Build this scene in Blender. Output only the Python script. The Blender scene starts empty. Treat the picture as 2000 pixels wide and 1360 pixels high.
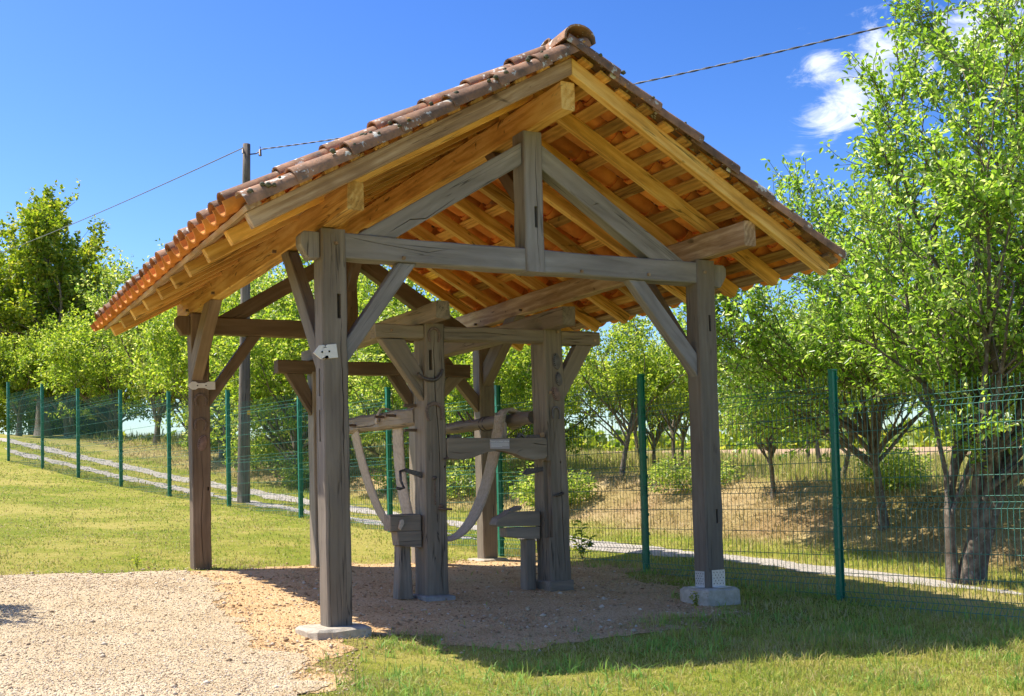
import bpy, bmesh, math, random
import numpy as np
from mathutils import Vector, Matrix, noise as mnoise

random.seed(7)
rng = np.random.default_rng(7)
SC = bpy.context.scene
COL = SC.collection

# ------------------------------------------------------------------ camera
CAMPOS = np.array([-2.8076, -8.1787, 0.9376])
def setup_camera():
    yaw, pitch, roll = -0.482, 0.045, -0.025
    F = np.array([math.sin(-yaw) * math.cos(pitch), math.cos(yaw) * math.cos(pitch), math.sin(pitch)])
    R = np.array([math.cos(yaw), math.sin(yaw), 0.0])
    U = np.cross(R, F)
    R2 = R * math.cos(roll) + U * math.sin(roll)
    U2 = -R * math.sin(roll) + U * math.cos(roll)
    cd = bpy.data.cameras.new("camera")
    cd.sensor_width = 36.0
    cd.lens = 36.0 * 2296.3 / 2000.0
    cd.shift_y = 175.7 / 2000.0
    cd.clip_start = 0.05
    cd.clip_end = 2000.0
    co = bpy.data.objects.new("camera", cd)
    COL.objects.link(co)
    co.matrix_world = Matrix(((R2[0], U2[0], -F[0], CAMPOS[0]), (R2[1], U2[1], -F[1], CAMPOS[1]),
                              (R2[2], U2[2], -F[2], CAMPOS[2]), (0, 0, 0, 1)))
    SC.camera = co
    return F, R2, U2
FWD, RGT, UPV = setup_camera()

# ------------------------------------------------------------------ sky, sun, exposure
SUN_DIR = Vector((-1.3, 1.2, 2.92)).normalized()      # towards the sun
SUN_STRENGTH = 2.75
SKY_STRENGTH = 0.10
EXPOSURE = 1.5
SKY_GAMMA = 1.5
SKY_VALUE = 0.355

def setup_light():
    w = bpy.data.worlds.new("World")
    SC.world = w
    w.use_nodes = True
    nt = w.node_tree
    nt.nodes.clear()
    N, L = nt.nodes.new, nt.links.new
    out = N('ShaderNodeOutputWorld')
    bg = N('ShaderNodeBackground')
    sky = N('ShaderNodeTexSky')
    sky.sky_type = 'NISHITA'
    sky.sun_disc = False
    sky.sun_elevation = math.asin(SUN_DIR.z)
    sky.sun_rotation = math.atan2(SUN_DIR.x, SUN_DIR.y)
    sky.altitude = 0
    sky.air_density = 1.0
    sky.dust_density = 1.0
    sky.ozone_density = 2.2
    bg.inputs['Strength'].default_value = SKY_STRENGTH
    # thin fair-weather clouds: fractal noise over the direction of view, gathered round a few directions
    tc = N('ShaderNodeTexCoord')
    mp = N('ShaderNodeMapping')
    mp.inputs['Scale'].default_value = (9.0, 9.0, 15.0)
    mp.inputs['Rotation'].default_value = (0.5, 0.6, 0.3)
    L(tc.outputs['Generated'], mp.inputs['Vector'])
    n1 = N('ShaderNodeTexNoise')
    n1.inputs['Scale'].default_value = 1.6
    n1.inputs['Detail'].default_value = 9
    n1.inputs['Roughness'].default_value = 0.66
    n1.inputs['Distortion'].default_value = 1.3
    L(mp.outputs['Vector'], n1.inputs['Vector'])
    prev = None
    for (d, r, g) in CLOUDS:
        sub = N('ShaderNodeVectorMath'); sub.operation = 'DISTANCE'
        sub.inputs[1].default_value = d
        nrm = N('ShaderNodeVectorMath'); nrm.operation = 'NORMALIZE'
        L(tc.outputs['Generated'], nrm.inputs[0])
        L(nrm.outputs['Vector'], sub.inputs[0])
        mr = N('ShaderNodeMapRange')
        mr.inputs['From Min'].default_value = r
        mr.inputs['From Max'].default_value = 0.0
        mr.inputs['To Min'].default_value = 0.0
        mr.inputs['To Max'].default_value = g
        L(sub.outputs['Value'], mr.inputs['Value'])
        if prev is None:
            prev = mr.outputs[0]
        else:
            mx = N('ShaderNodeMath'); mx.operation = 'MAXIMUM'
            L(prev, mx.inputs[0]); L(mr.outputs[0], mx.inputs[1])
            prev = mx.outputs[0]
    add = N('ShaderNodeMath'); add.operation = 'ADD'
    L(n1.outputs['Fac'], add.inputs[0]); L(prev, add.inputs[1])
    ramp = N('ShaderNodeMapRange')
    ramp.interpolation_type = 'SMOOTHSTEP'
    ramp.inputs['From Min'].default_value = 0.70
    ramp.inputs['From Max'].default_value = 1.0
    ramp.inputs['To Max'].default_value = 0.8
    L(add.outputs[0], ramp.inputs['Value'])
    hs = N('ShaderNodeHueSaturation')
    hs.inputs['Saturation'].default_value = 1.16
    hs.inputs['Hue'].default_value = 0.509
    hs.inputs['Value'].default_value = SKY_VALUE
    gm = N('ShaderNodeGamma')
    gm.inputs['Gamma'].default_value = SKY_GAMMA      # a polarised, contrasty summer sky
    L(sky.outputs['Color'], gm.inputs['Color'])
    L(gm.outputs[0], hs.inputs['Color'])
    mix = N('ShaderNodeMix'); mix.data_type = 'RGBA'
    mix.inputs['B'].default_value = (5.0, 5.15, 5.4, 1)
    L(ramp.outputs[0], mix.inputs['Factor'])
    L(hs.outputs['Color'], mix.inputs['A'])
    L(mix.outputs['Result'], bg.inputs['Color'])
    L(bg.outputs[0], out.inputs['Surface'])
    sd = bpy.data.lights.new("sun", 'SUN')
    sd.energy = SUN_STRENGTH
    sd.angle = math.radians(0.5)
    sd.color = (1.0, 0.95, 0.86)
    so = bpy.data.objects.new("sun", sd)
    COL.objects.link(so)
    so.location = (-10, 10, 25)
    so.rotation_euler = (-SUN_DIR).to_track_quat('-Z', 'Y').to_euler()
    vs = SC.view_settings
    vs.view_transform = 'Standard'
    vs.look = 'None'
    vs.exposure = EXPOSURE
    vs.gamma = 1.0
    vs.use_curve_mapping = False

def pix_dir(u, v):
    d = FWD + RGT * (u - 1000) / 2296.3 - UPV * (v - 680 - 175.7) / 2296.3
    d = d / np.linalg.norm(d)
    return tuple(float(a) for a in d)
# directions of the clouds in the sky (measured once from the photograph)
CLOUDS = [(pix_dir(1660, 195), 0.070, 0.42), (pix_dir(1715, 115), 0.060, 0.40), (pix_dir(1625, 240), 0.055, 0.38),
          (pix_dir(1605, 140), 0.055, 0.38), (pix_dir(1790, 145), 0.060, 0.34), (pix_dir(1560, 285), 0.035, .28), (pix_dir(1910, 60), 0.085, 0.42), (pix_dir(2030, 20), 0.1, 0.42)]
setup_light()
SC.cycles.diffuse_bounces = 8
SC.cycles.max_bounces = 14

# ------------------------------------------------------------------ helpers
WM = {}
def tag(o, label=None, cat=None, group=None, kind=None):
    if label: o['label'] = label
    if cat: o['category'] = cat
    if group: o['group'] = group
    if kind: o['kind'] = kind
    return o

def link(o, parent=None, world=None):
    COL.objects.link(o)
    if world is None: world = Matrix.Identity(4)
    WM[o] = world
    if parent is not None:
        o.parent = parent
        o.matrix_basis = WM[parent].inverted() @ world
    else:
        o.matrix_basis = world
    return o

def empty(name, loc, parent=None):
    o = bpy.data.objects.new(name, None)
    o.empty_display_size = 0.2
    return link(o, parent, Matrix.Translation(Vector(loc)))

def np_mesh(name, V, Fc, mat=None, smooth=False):
    V = np.ascontiguousarray(V, dtype=np.float32)
    Fc = np.ascontiguousarray(Fc, dtype=np.int32)
    me = bpy.data.meshes.new(name)
    k = Fc.shape[1]
    me.vertices.add(len(V))
    me.vertices.foreach_set('co', V.ravel())
    me.loops.add(Fc.size)
    me.loops.foreach_set('vertex_index', Fc.ravel())
    me.polygons.add(len(Fc))
    me.polygons.foreach_set('loop_start', np.arange(0, Fc.size, k, dtype=np.int32))
    me.polygons.foreach_set('loop_total', np.full(len(Fc), k, dtype=np.int32))
    if smooth:
        me.polygons.foreach_set('use_smooth', np.ones(len(Fc), dtype=bool))
    me.update(calc_edges=True)
    if mat: me.materials.append(mat)
    return me

def bm_mesh(name, bm, mat=None, smooth=False):
    me = bpy.data.meshes.new(name)
    bmesh.ops.recalc_face_normals(bm, faces=bm.faces)
    if smooth:
        for f in bm.faces: f.smooth = True
    bm.to_mesh(me)
    bm.free()
    if mat: me.materials.append(mat)
    return me

def obj(name, me, parent=None, world=None):
    return link(bpy.data.objects.new(name, me), parent, world)

def frame_x(p0, p1, up=(0, 0, 1)):
    p0, p1 = Vector(p0), Vector(p1)
    x = (p1 - p0).normalized()
    up = Vector(up)
    if abs(x.dot(up)) > 0.95: up = Vector((0, -1, 0))
    y = up.cross(x).normalized()
    z = x.cross(y)
    c = (p0 + p1) / 2
    return Matrix(((x.x, y.x, z.x, c.x), (x.y, y.y, z.y, c.y), (x.z, y.z, z.z, c.z), (0, 0, 0, 1)))

def beam(name, parent, p0, p1, w, h, mat, up=(0, 0, 1), jit=0.0035, chamfer=0.008, w1=None, h1=None):
    """hewn timber, local X along its length; w = width across local Y, h = height along local Z"""
    M = frame_x(p0, p1, up)
    Ln = (Vector(p1) - Vector(p0)).length
    w1 = w if w1 is None else w1
    h1 = h if h1 is None else h1
    n = max(2, int(Ln / 0.22) + 1)
    rings = []
    V, Fq = [], []
    for i in range(n + 1):
        t = i / n
        ww, hh = (w + (w1 - w) * t) / 2, (h + (h1 - h) * t) / 2
        x = -Ln / 2 + Ln * t
        c = chamfer * random.uniform(0.7, 1.5)
        pr = [(-ww + c, -hh), (ww - c, -hh), (ww, -hh + c), (ww, hh - c), (ww - c, hh), (-ww + c, hh), (-ww, hh - c), (-ww, -hh + c)]
        j = [(random.uniform(-jit, jit), random.uniform(-jit, jit)) for _ in range(4)]
        for k, (a, b) in enumerate(pr):
            q = j[[0, 1, 1, 2, 2, 3, 3, 0][k]]
            V.append((x, a + q[0], b + q[1]))
        if i:
            o0, o1 = (i - 1) * 8, i * 8
            for k in range(8):
                k2 = (k + 1) % 8
                Fq.append((o0 + k, o0 + k2, o1 + k2, o1 + k))
    bm = bmesh.new()
    vs = [bm.verts.new(v) for v in V]
    for f in Fq: bm.faces.new([vs[a] for a in f])
    bm.faces.new(vs[:8]); bm.faces.new(vs[-8:])
    return obj(name, bm_mesh(name, bm, mat), parent, M)

def prism(name, parent, poly, c0, c1, plane, mat, bevel=0.006, smooth=False):
    """polygon in plane 'xz' or 'yz' (world) extruded between c0 and c1; local X along its longest edge"""
    P = []
    for a, b in poly:
        P.append((Vector((a, c0, b)), Vector((a, c1, b))) if plane == 'xz' else (Vector((c0, a, b)), Vector((c1, a, b))))
    n = len(P)
    best = max(range(n), key=lambda i: (P[i][0] - P[(i + 1) % n][0]).length)
    ax0, ax1 = P[best][0], P[(best + 1) % n][0]
    M = frame_x(ax0, ax1)
    cen = sum((p[0] + p[1] for p in P), Vector()) / (2 * n)
    M.translation = cen
    Mi = M.inverted()
    bm = bmesh.new()
    va = [bm.verts.new(Mi @ p[0]) for p in P]
    vb = [bm.verts.new(Mi @ p[1]) for p in P]
    bm.faces.new(va); bm.faces.new(vb[::-1])
    for i in range(n):
        j = (i + 1) % n
        bm.faces.new((va[i], vb[i], vb[j], va[j]))
    if bevel:
        bmesh.ops.bevel(bm, geom=list(bm.edges), offset=bevel, segments=1, affect='EDGES', profile=0.5, clamp_overlap=True)
    return obj(name, bm_mesh(name, bm, mat, smooth), parent, M)

def box(name, parent, lo, hi, mat, bevel=0.004, jit=0.0):
    lo, hi = Vector(lo), Vector(hi)
    c = (lo + hi) / 2
    d = (hi - lo) / 2
    bm = bmesh.new()
    r = bmesh.ops.create_cube(bm, size=2)
    for v in r['verts']:
        v.co = Vector((v.co.x * d.x + random.uniform(-jit, jit), v.co.y * d.y + random.uniform(-jit, jit), v.co.z * d.z + random.uniform(-jit, jit)))
    if bevel:
        bmesh.ops.bevel(bm, geom=list(bm.edges), offset=bevel, segments=2, affect='EDGES', profile=0.5, clamp_overlap=True)
    return obj(name, bm_mesh(name, bm, mat), parent, Matrix.Translation(c))

def tube_np(pts, rad, seg=6, cap=True):
    pts = np.asarray(pts, float)
    n = len(pts)
    rad = np.broadcast_to(np.asarray(rad, float), (n,))
    T = np.gradient(pts, axis=0)
    T /= np.linalg.norm(T, axis=1)[:, None] + 1e-9
    ref = np.array([0, 0, 1.0]) if abs(T[:, 2]).mean() < 0.8 else np.array([1.0, 0.2, 0])
    A = np.cross(T, ref); A /= np.linalg.norm(A, axis=1)[:, None] + 1e-9
    B = np.cross(T, A)
    an = np.arange(seg) * 2 * math.pi / seg
    V = (pts[:, None, :] + rad[:, None, None] * (A[:, None, :] * np.cos(an)[None, :, None] + B[:, None, :] * np.sin(an)[None, :, None])).reshape(-1, 3)
    F = []
    for i in range(n - 1):
        for k in range(seg):
            k2 = (k + 1) % seg
            F.append((i * seg + k, i * seg + k2, (i + 1) * seg + k2, (i + 1) * seg + k))
    if cap:
        for o in (0, (n - 1) * seg):
            for k in range(1, seg - 2, 2):
                F.append((o, o + k, o + k + 1, o + (k + 2)))
    return V, np.array(F, dtype=np.int32)

def join_np(parts):
    Vs, Fs, o = [], [], 0
    for V, F in parts:
        Vs.append(V); Fs.append(np.asarray(F) + o); o += len(V)
    return np.concatenate(Vs), np.concatenate(Fs)

def tube(name, parent, pts, rad, mat, seg=8, smooth=True):
    V, F = tube_np(pts, rad, seg)
    c = np.mean(np.asarray(pts, float), axis=0)
    return obj(name, np_mesh(name, V - c, F, mat, smooth), parent, Matrix.Translation(Vector(c)))

# ------------------------------------------------------------------ materials
def new_mat(name):
    m = bpy.data.materials.new(name)
    m.use_nodes = True
    nt = m.node_tree
    nt.nodes.clear()
    return m, nt, nt.nodes.new, nt.links.new

def ramp_node(nt, stops):
    r = nt.nodes.new('ShaderNodeValToRGB')
    e = r.color_ramp.elements
    while len(e) > 1: e.remove(e[-1])
    e[0].position = stops[0][0]; e[0].color = (*stops[0][1], 1)
    for p, c in stops[1:]:
        x = e.new(p); x.color = (*c, 1)
    return r

def wood_mat(name, dark, mid, light, rough=0.75, grain=1.0, crack=0.5, knots=0.3, spec=0.3, vary=0.2):
    m, nt, N, L = new_mat(name)
    out = N('ShaderNodeOutputMaterial'); b = N('ShaderNodeBsdfPrincipled')
    tc = N('ShaderNodeTexCoord'); oi = N('ShaderNodeObjectInfo')
    off = N('ShaderNodeVectorMath'); off.operation = 'MULTIPLY_ADD'
    cmb = N('ShaderNodeCombineXYZ')
    for i in range(3): L(oi.outputs['Random'], cmb.inputs[i])
    L(cmb.outputs[0], off.inputs[0]); off.inputs[1].default_value = (37.0, 91.0, 53.0)
    L(tc.outputs['Object'], off.inputs[2])
    def noise(scale, det, ro, dist=0.0, sc=1.0):
        mp = N('ShaderNodeMapping'); mp.inputs['Scale'].default_value = scale
        L(off.outputs[0], mp.inputs['Vector'])
        n = N('ShaderNodeTexNoise'); n.inputs['Scale'].default_value = sc
        n.inputs['Detail'].default_value = det; n.inputs['Roughness'].default_value = ro; n.inputs['Distortion'].default_value = dist
        L(mp.outputs[0], n.inputs['Vector'])
        return n.outputs['Fac']
    big = noise((1.3, 7, 7), 4, 0.55, 0.8)
    fine = noise((5, 95, 95), 7, 0.78)
    knot = noise((2.2, 5, 5), 2, 0.5, 2.5)
    crk = noise((0.8, 26, 26), 2, 0.4, 0.3)
    # warped ring pattern for flat-sawn grain
    mp = N('ShaderNodeMapping'); mp.inputs['Scale'].default_value = (0.5, 6, 6)
    L(off.outputs[0], mp.inputs['Vector'])
    wv = N('ShaderNodeTexWave'); wv.wave_type = 'RINGS'; wv.rings_direction = 'X'
    wv.inputs['Scale'].default_value = 1.3; wv.inputs['Distortion'].default_value = 7.0
    wv.inputs['Detail'].default_value = 3; wv.inputs['Detail Scale'].default_value = 1.3
    L(mp.outputs[0], wv.inputs['Vector'])
    a1 = N('ShaderNodeMath'); a1.operation = 'MULTIPLY_ADD'
    L(fine, a1.inputs[0]); a1.inputs[1].default_value = 0.5 * grain; L(big, a1.inputs[2])
    a2 = N('ShaderNodeMath'); a2.operation = 'MULTIPLY_ADD'
    L(wv.outputs['Fac'], a2.inputs[0]); a2.inputs[1].default_value = 0.16 * grain; L(a1.outputs[0], a2.inputs[2])
    r = ramp_node(nt, [(0.45, dark), (0.8, mid), (1.12 if False else 1.0, light)])
    L(a2.outputs[0], r.inputs['Fac'])
    # knots and drying cracks
    kr = ramp_node(nt, [(0.68, (0, 0, 0)), (0.76, (1, 1, 1))])
    L(knot, kr.inputs['Fac'])
    cr = N('ShaderNodeMath'); cr.operation = 'SUBTRACT'; L(crk, cr.inputs[0]); cr.inputs[1].default_value = 0.5
    ab = N('ShaderNodeMath'); ab.operation = 'ABSOLUTE'; L(cr.outputs[0], ab.inputs[0])
    cm = N('ShaderNodeMapRange'); cm.inputs['From Min'].default_value = 0.006; cm.inputs['From Max'].default_value = 0.018
    cm.inputs['To Min'].default_value = crack; cm.inputs['To Max'].default_value = 0.0
    L(ab.outputs[0], cm.inputs['Value'])
    brk = noise((1.1, 3, 3), 2, 0.5)
    bk = N('ShaderNodeMapRange'); bk.inputs['From Min'].default_value = 0.5; bk.inputs['From Max'].default_value = 0.6
    L(brk, bk.inputs['Value'])
    cm2 = N('ShaderNodeMath'); cm2.operation = 'MULTIPLY'; L(cm.outputs[0], cm2.inputs[0]); L(bk.outputs[0], cm2.inputs[1])
    kk = N('ShaderNodeMath'); kk.operation = 'MULTIPLY'; L(kr.outputs[0], kk.inputs[0]); kk.inputs[1].default_value = knots
    mxm = N('ShaderNodeMath'); mxm.operation = 'MAXIMUM'; L(kk.outputs[0], mxm.inputs[0]); L(cm2.outputs[0], mxm.inputs[1])
    mix = N('ShaderNodeMix'); mix.data_type = 'RGBA'
    L(mxm.outputs[0], mix.inputs['Factor']); L(r.outputs[0], mix.inputs['A'])
    mix.inputs['B'].default_value = tuple(c * 0.35 for c in dark) + (1,)
    # every timber a little lighter or darker
    hs = N('ShaderNodeHueSaturation')
    vr = N('ShaderNodeMapRange'); vr.inputs['To Min'].default_value = 1 - vary; vr.inputs['To Max'].default_value = 1 + vary * .7
    L(oi.outputs['Random'], vr.inputs['Value']); L(vr.outputs[0], hs.inputs['Value'])
    L(mix.outputs['Result'], hs.inputs['Color'])
    L(hs.outputs[0], b.inputs['Base Color'])
    b.inputs['Roughness'].default_value = rough
    b.inputs['Specular IOR Level'].default_value = spec
    hgt = N('ShaderNodeMath'); hgt.operation = 'SUBTRACT'; L(a2.outputs[0], hgt.inputs[0])
    c3 = N('ShaderNodeMath'); c3.operation = 'MULTIPLY'; L(cm2.outputs[0], c3.inputs[0]); c3.inputs[1].default_value = 2.0
    L(c3.outputs[0], hgt.inputs[1])
    bp = N('ShaderNodeBump'); bp.inputs['Strength'].default_value = 0.55; bp.inputs['Distance'].default_value = 0.007
    L(hgt.outputs[0], bp.inputs['Height']); L(bp.outputs[0], b.inputs['Normal'])
    L(b.outputs[0], out.inputs['Surface'])
    return m

def spot_mat(name, base, base2, spots, scale=6.0, rough=0.85, bump=0.003, rnd=0.25, det=6):
    """mineral / clay surface: two-tone noise, then irregular spots [(colour, scale, threshold, width)]"""
    m, nt, N, L = new_mat(name)
    out = N('ShaderNodeOutputMaterial'); b = N('ShaderNodeBsdfPrincipled')
    tc = N('ShaderNodeTexCoord'); oi = N('ShaderNodeObjectInfo')
    off = N('ShaderNodeVectorMath'); off.operation = 'MULTIPLY_ADD'
    cmb = N('ShaderNodeCombineXYZ')
    for i in range(3): L(oi.outputs['Random'], cmb.inputs[i])
    L(cmb.outputs[0], off.inputs[0]); off.inputs[1].default_value = (41.0, 77.0, 59.0); L(tc.outputs['Object'], off.inputs[2])
    n = N('ShaderNodeTexNoise'); n.inputs['Scale'].default_value = scale; n.inputs['Detail'].default_value = det; n.inputs['Roughness'].default_value = 0.65
    L(off.outputs[0], n.inputs['Vector'])
    r = ramp_node(nt, [(0.35, base), (0.65, base2)])
    L(n.outputs['Fac'], r.inputs['Fac'])
    cur = r.outputs[0]
    for i, (c, s, th, wd) in enumerate(spots):
        mp = N('ShaderNodeMapping'); mp.inputs['Location'].default_value = (i * 13.7, i * 5.1, i * 3.3)
        L(off.outputs[0], mp.inputs['Vector'])
        q = N('ShaderNodeTexNoise'); q.inputs['Scale'].default_value = s; q.inputs['Detail'].default_value = 5; q.inputs['Roughness'].default_value = 0.7
        L(mp.outputs[0], q.inputs['Vector'])
        mr = N('ShaderNodeMapRange'); mr.inputs['From Min'].default_value = th; mr.inputs['From Max'].default_value = th + wd
        L(q.outputs['Fac'], mr.inputs['Value'])
        mx = N('ShaderNodeMix'); mx.data_type = 'RGBA'
        L(mr.outputs[0], mx.inputs['Factor']); L(cur, mx.inputs['A']); mx.inputs['B'].default_value = (*c, 1)
        cur = mx.outputs['Result']
    hs = N('ShaderNodeHueSaturation')
    vr = N('ShaderNodeMapRange'); vr.inputs['To Min'].default_value = 1 - rnd; vr.inputs['To Max'].default_value = 1 + rnd
    L(oi.outputs['Random'], vr.inputs['Value']); L(vr.outputs[0], hs.inputs['Value']); L(cur, hs.inputs['Color'])
    L(hs.outputs[0], b.inputs['Base Color'])
    b.inputs['Roughness'].default_value = rough; b.inputs['Specular IOR Level'].default_value = 0.25
    n2 = N('ShaderNodeTexNoise'); n2.inputs['Scale'].default_value = scale * 8; n2.inputs['Detail'].default_value = 5
    L(off.outputs[0], n2.inputs['Vector'])
    ad = N('ShaderNodeMath'); ad.operation = 'ADD'; L(n.outputs['Fac'], ad.inputs[0]); L(n2.outputs['Fac'], ad.inputs[1])
    bp = N('ShaderNodeBump'); bp.inputs['Strength'].default_value = 0.6; bp.inputs['Distance'].default_value = bump
    L(ad.outputs[0], bp.inputs['Height']); L(bp.outputs[0], b.inputs['Normal'])
    L(b.outputs[0], out.inputs['Surface'])
    return m

def plain_mat(name, col, rough=0.5, metal=0.0, spec=0.4, var=0.12, scale=25.0, bump=0.001):
    m, nt, N, L = new_mat(name)
    out = N('ShaderNodeOutputMaterial'); b = N('ShaderNodeBsdfPrincipled')
    tc = N('ShaderNodeTexCoord')
    n = N('ShaderNodeTexNoise'); n.inputs['Scale'].default_value = scale; n.inputs['Detail'].default_value = 5
    L(tc.outputs['Object'], n.inputs['Vector'])
    r = ramp_node(nt, [(0.3, tuple(c * (1 - var) for c in col)), (0.7, tuple(min(1, c * (1 + var)) for c in col))])
    L(n.outputs['Fac'], r.inputs['Fac']); L(r.outputs[0], b.inputs['Base Color'])
    b.inputs['Roughness'].default_value = rough; b.inputs['Metallic'].default_value = metal; b.inputs['Specular IOR Level'].default_value = spec
    bp = N('ShaderNodeBump'); bp.inputs['Strength'].default_value = 0.4; bp.inputs['Distance'].default_value = bump
    L(n.outputs['Fac'], bp.inputs['Height']); L(bp.outputs[0], b.inputs['Normal'])
    L(b.outputs[0], out.inputs['Surface'])
    return m

def leaf_mat(name, stops, trans=0.35, rough=0.45, tcol=None, spec=0.35):
    """stops: colour ramp over a random number per leaf"""
    m, nt, N, L = new_mat(name)
    out = N('ShaderNodeOutputMaterial'); b = N('ShaderNodeBsdfPrincipled')
    ge = N('ShaderNodeNewGeometry')
    r = ramp_node(nt, stops)
    L(ge.outputs['Random Per Island'], r.inputs['Fac'])
    L(r.outputs[0], b.inputs['Base Color'])
    b.inputs['Roughness'].default_value = rough
    b.inputs['Specular IOR Level'].default_value = spec
    t = N('ShaderNodeBsdfTranslucent')
    hs = N('ShaderNodeHueSaturation'); hs.inputs['Hue'].default_value = 0.485; hs.inputs['Saturation'].default_value = 1.15; hs.inputs['Value'].default_value = 2.1
    L(r.outputs[0], hs.inputs['Color']); L(hs.outputs[0], t.inputs['Color'])
    mx = N('ShaderNodeMixShader'); mx.inputs[0].default_value = trans
    L(b.outputs[0], mx.inputs[1]); L(t.outputs[0], mx.inputs[2])
    L(mx.outputs[0], out.inputs['Surface'])
    return m

M_GREY = wood_mat('weathered_grey_timber', (0.15, 0.12, 0.09), (0.21, 0.172, 0.13), (0.27, 0.225, 0.175), crack=0.8, knots=0.2, grain=.6)
M_TRUSS = wood_mat('neutral_grey_timber', (0.175, 0.155, 0.14), (0.28, 0.255, 0.24), (0.37, 0.345, 0.33), crack=0.8, knots=0.2, grain=.6, vary=.12)  # front truss: lighter, more neutral grey than the posts
M_BROWN = wood_mat('dark_stained_timber', (0.125, 0.085, 0.055), (0.20, 0.14, 0.093), (0.28, 0.20, 0.14), crack=0.7, knots=0.2, grain=.6)
M_FRAMEW = wood_mat('old_frame_timber', (0.19, 0.15, 0.105), (0.295, 0.235, 0.17), (0.38, 0.31, 0.23), crack=0.85, knots=0.2, rough=0.65, grain=.7)
M_PINE = wood_mat('pine_timber', (0.30, 0.15, 0.035), (0.68, 0.37, 0.085), (0.82, 0.53, 0.17), crack=0.7, knots=0.85, rough=0.75, vary=.32)
M_BOARD = wood_mat('pine_board', (0.22, 0.11, 0.030), (0.52, 0.265, 0.060), (0.72, 0.42, 0.12), crack=0.6, knots=0.85, rough=0.75, vary=.5)
M_PINEW = wood_mat('weathered_pine', (0.15, 0.085, 0.045), (0.33, 0.21, 0.115), (0.50, 0.36, 0.23), crack=0.5, knots=0.8, rough=0.8)
M_POLE = wood_mat('pole_wood', (0.10, 0.078, 0.058), (0.20, 0.16, 0.125), (0.30, 0.25, 0.20), crack=0.9, knots=0.2, rough=0.9)
M_COVER = spot_mat('weathered_tile', (0.16, 0.10, 0.062), (0.40, 0.21, 0.115),
                   [((0.15, 0.115, 0.09), 9, 0.57, 0.10), ((0.60, 0.57, 0.48), 10, 0.585, 0.03), ((0.66, 0.30, 0.03), 6, 0.645, 0.03), ((0.47, 0.22, 0.11), 5, 0.64, 0.05), ((0.05, 0.05, 0.03), 30, 0.66, 0.03)], scale=7, bump=0.004)
M_CHAN = spot_mat('orange_tile', (0.60, 0.20, 0.040), (0.84, 0.345, 0.075), [((0.36, 0.19, 0.09), 5, 0.62, 0.1)], scale=4, bump=0.002, rnd=0.28)
M_CONC = spot_mat('pale_concrete', (0.40, 0.34, 0.25), (0.58, 0.51, 0.40), [((0.30, 0.20, 0.12), 9, 0.60, 0.12)], scale=14, bump=0.006, rnd=0.1)
M_STONE = spot_mat('grey_stone', (0.22, 0.21, 0.19), (0.38, 0.36, 0.33), [((0.24, 0.17, 0.11), 10, 0.58, 0.1)], scale=12, bump=0.006, rnd=0.1)
M_RUST = plain_mat('rusty_iron', (0.17, 0.115, 0.085), rough=0.6, metal=0.25, var=0.4, scale=60)
M_IRON = plain_mat('dark_iron', (0.11, 0.092, 0.082), rough=0.5, metal=0.5, var=0.35, scale=60)
M_SOLE = plain_mat('painted_iron', (0.24, 0.15, 0.12), rough=0.55, metal=0.1, var=0.25, scale=30)
M_SOLEG = plain_mat('grey_painted_iron', (0.16, 0.14, 0.13), rough=0.5, metal=0.2, var=0.25, scale=30)
M_WHITE = plain_mat('white_painted_sheet', (0.72, 0.69, 0.64), rough=0.5, var=0.05)
M_GALV = plain_mat('galvanised_steel', (0.58, 0.58, 0.58), rough=0.4, metal=0.5, var=0.15, scale=80)
M_BLACK = plain_mat('black_hole', (0.015, 0.013, 0.012), rough=0.9)
M_GREEN = plain_mat('green_powder_coat', (0.015, 0.20, 0.115), rough=0.35, spec=0.5, var=0.12)
M_WIRE = plain_mat('green_wire', (0.04, 0.19, 0.13), rough=0.35, spec=0.6, var=0.12)
M_PLAQUE = plain_mat('plaque', (0.42, 0.36, 0.35), rough=0.35, var=0.03)
M_TEXT = plain_mat('plaque_lettering', (0.85, 0.82, 0.80), rough=0.5, var=0.02)
M_YEL = plain_mat('yellow_tag', (0.8, 0.48, 0.02), rough=0.5, var=0.05)
M_BARK = spot_mat('bark', (0.10, 0.075, 0.05), (0.26, 0.21, 0.16), [((0.33, 0.31, 0.27), 14, 0.60, 0.06)], scale=12, bump=0.012, rnd=0.15)
M_BARN = wood_mat('barn_boards', (0.035, 0.03, 0.026), (0.07, 0.06, 0.05), (0.11, 0.095, 0.08))
M_CABLE = plain_mat('black_cable', (0.03, 0.03, 0.035), rough=0.5)
M_CABLE2 = plain_mat('grey_cable', (0.16, 0.16, 0.17), rough=0.5)

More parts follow.
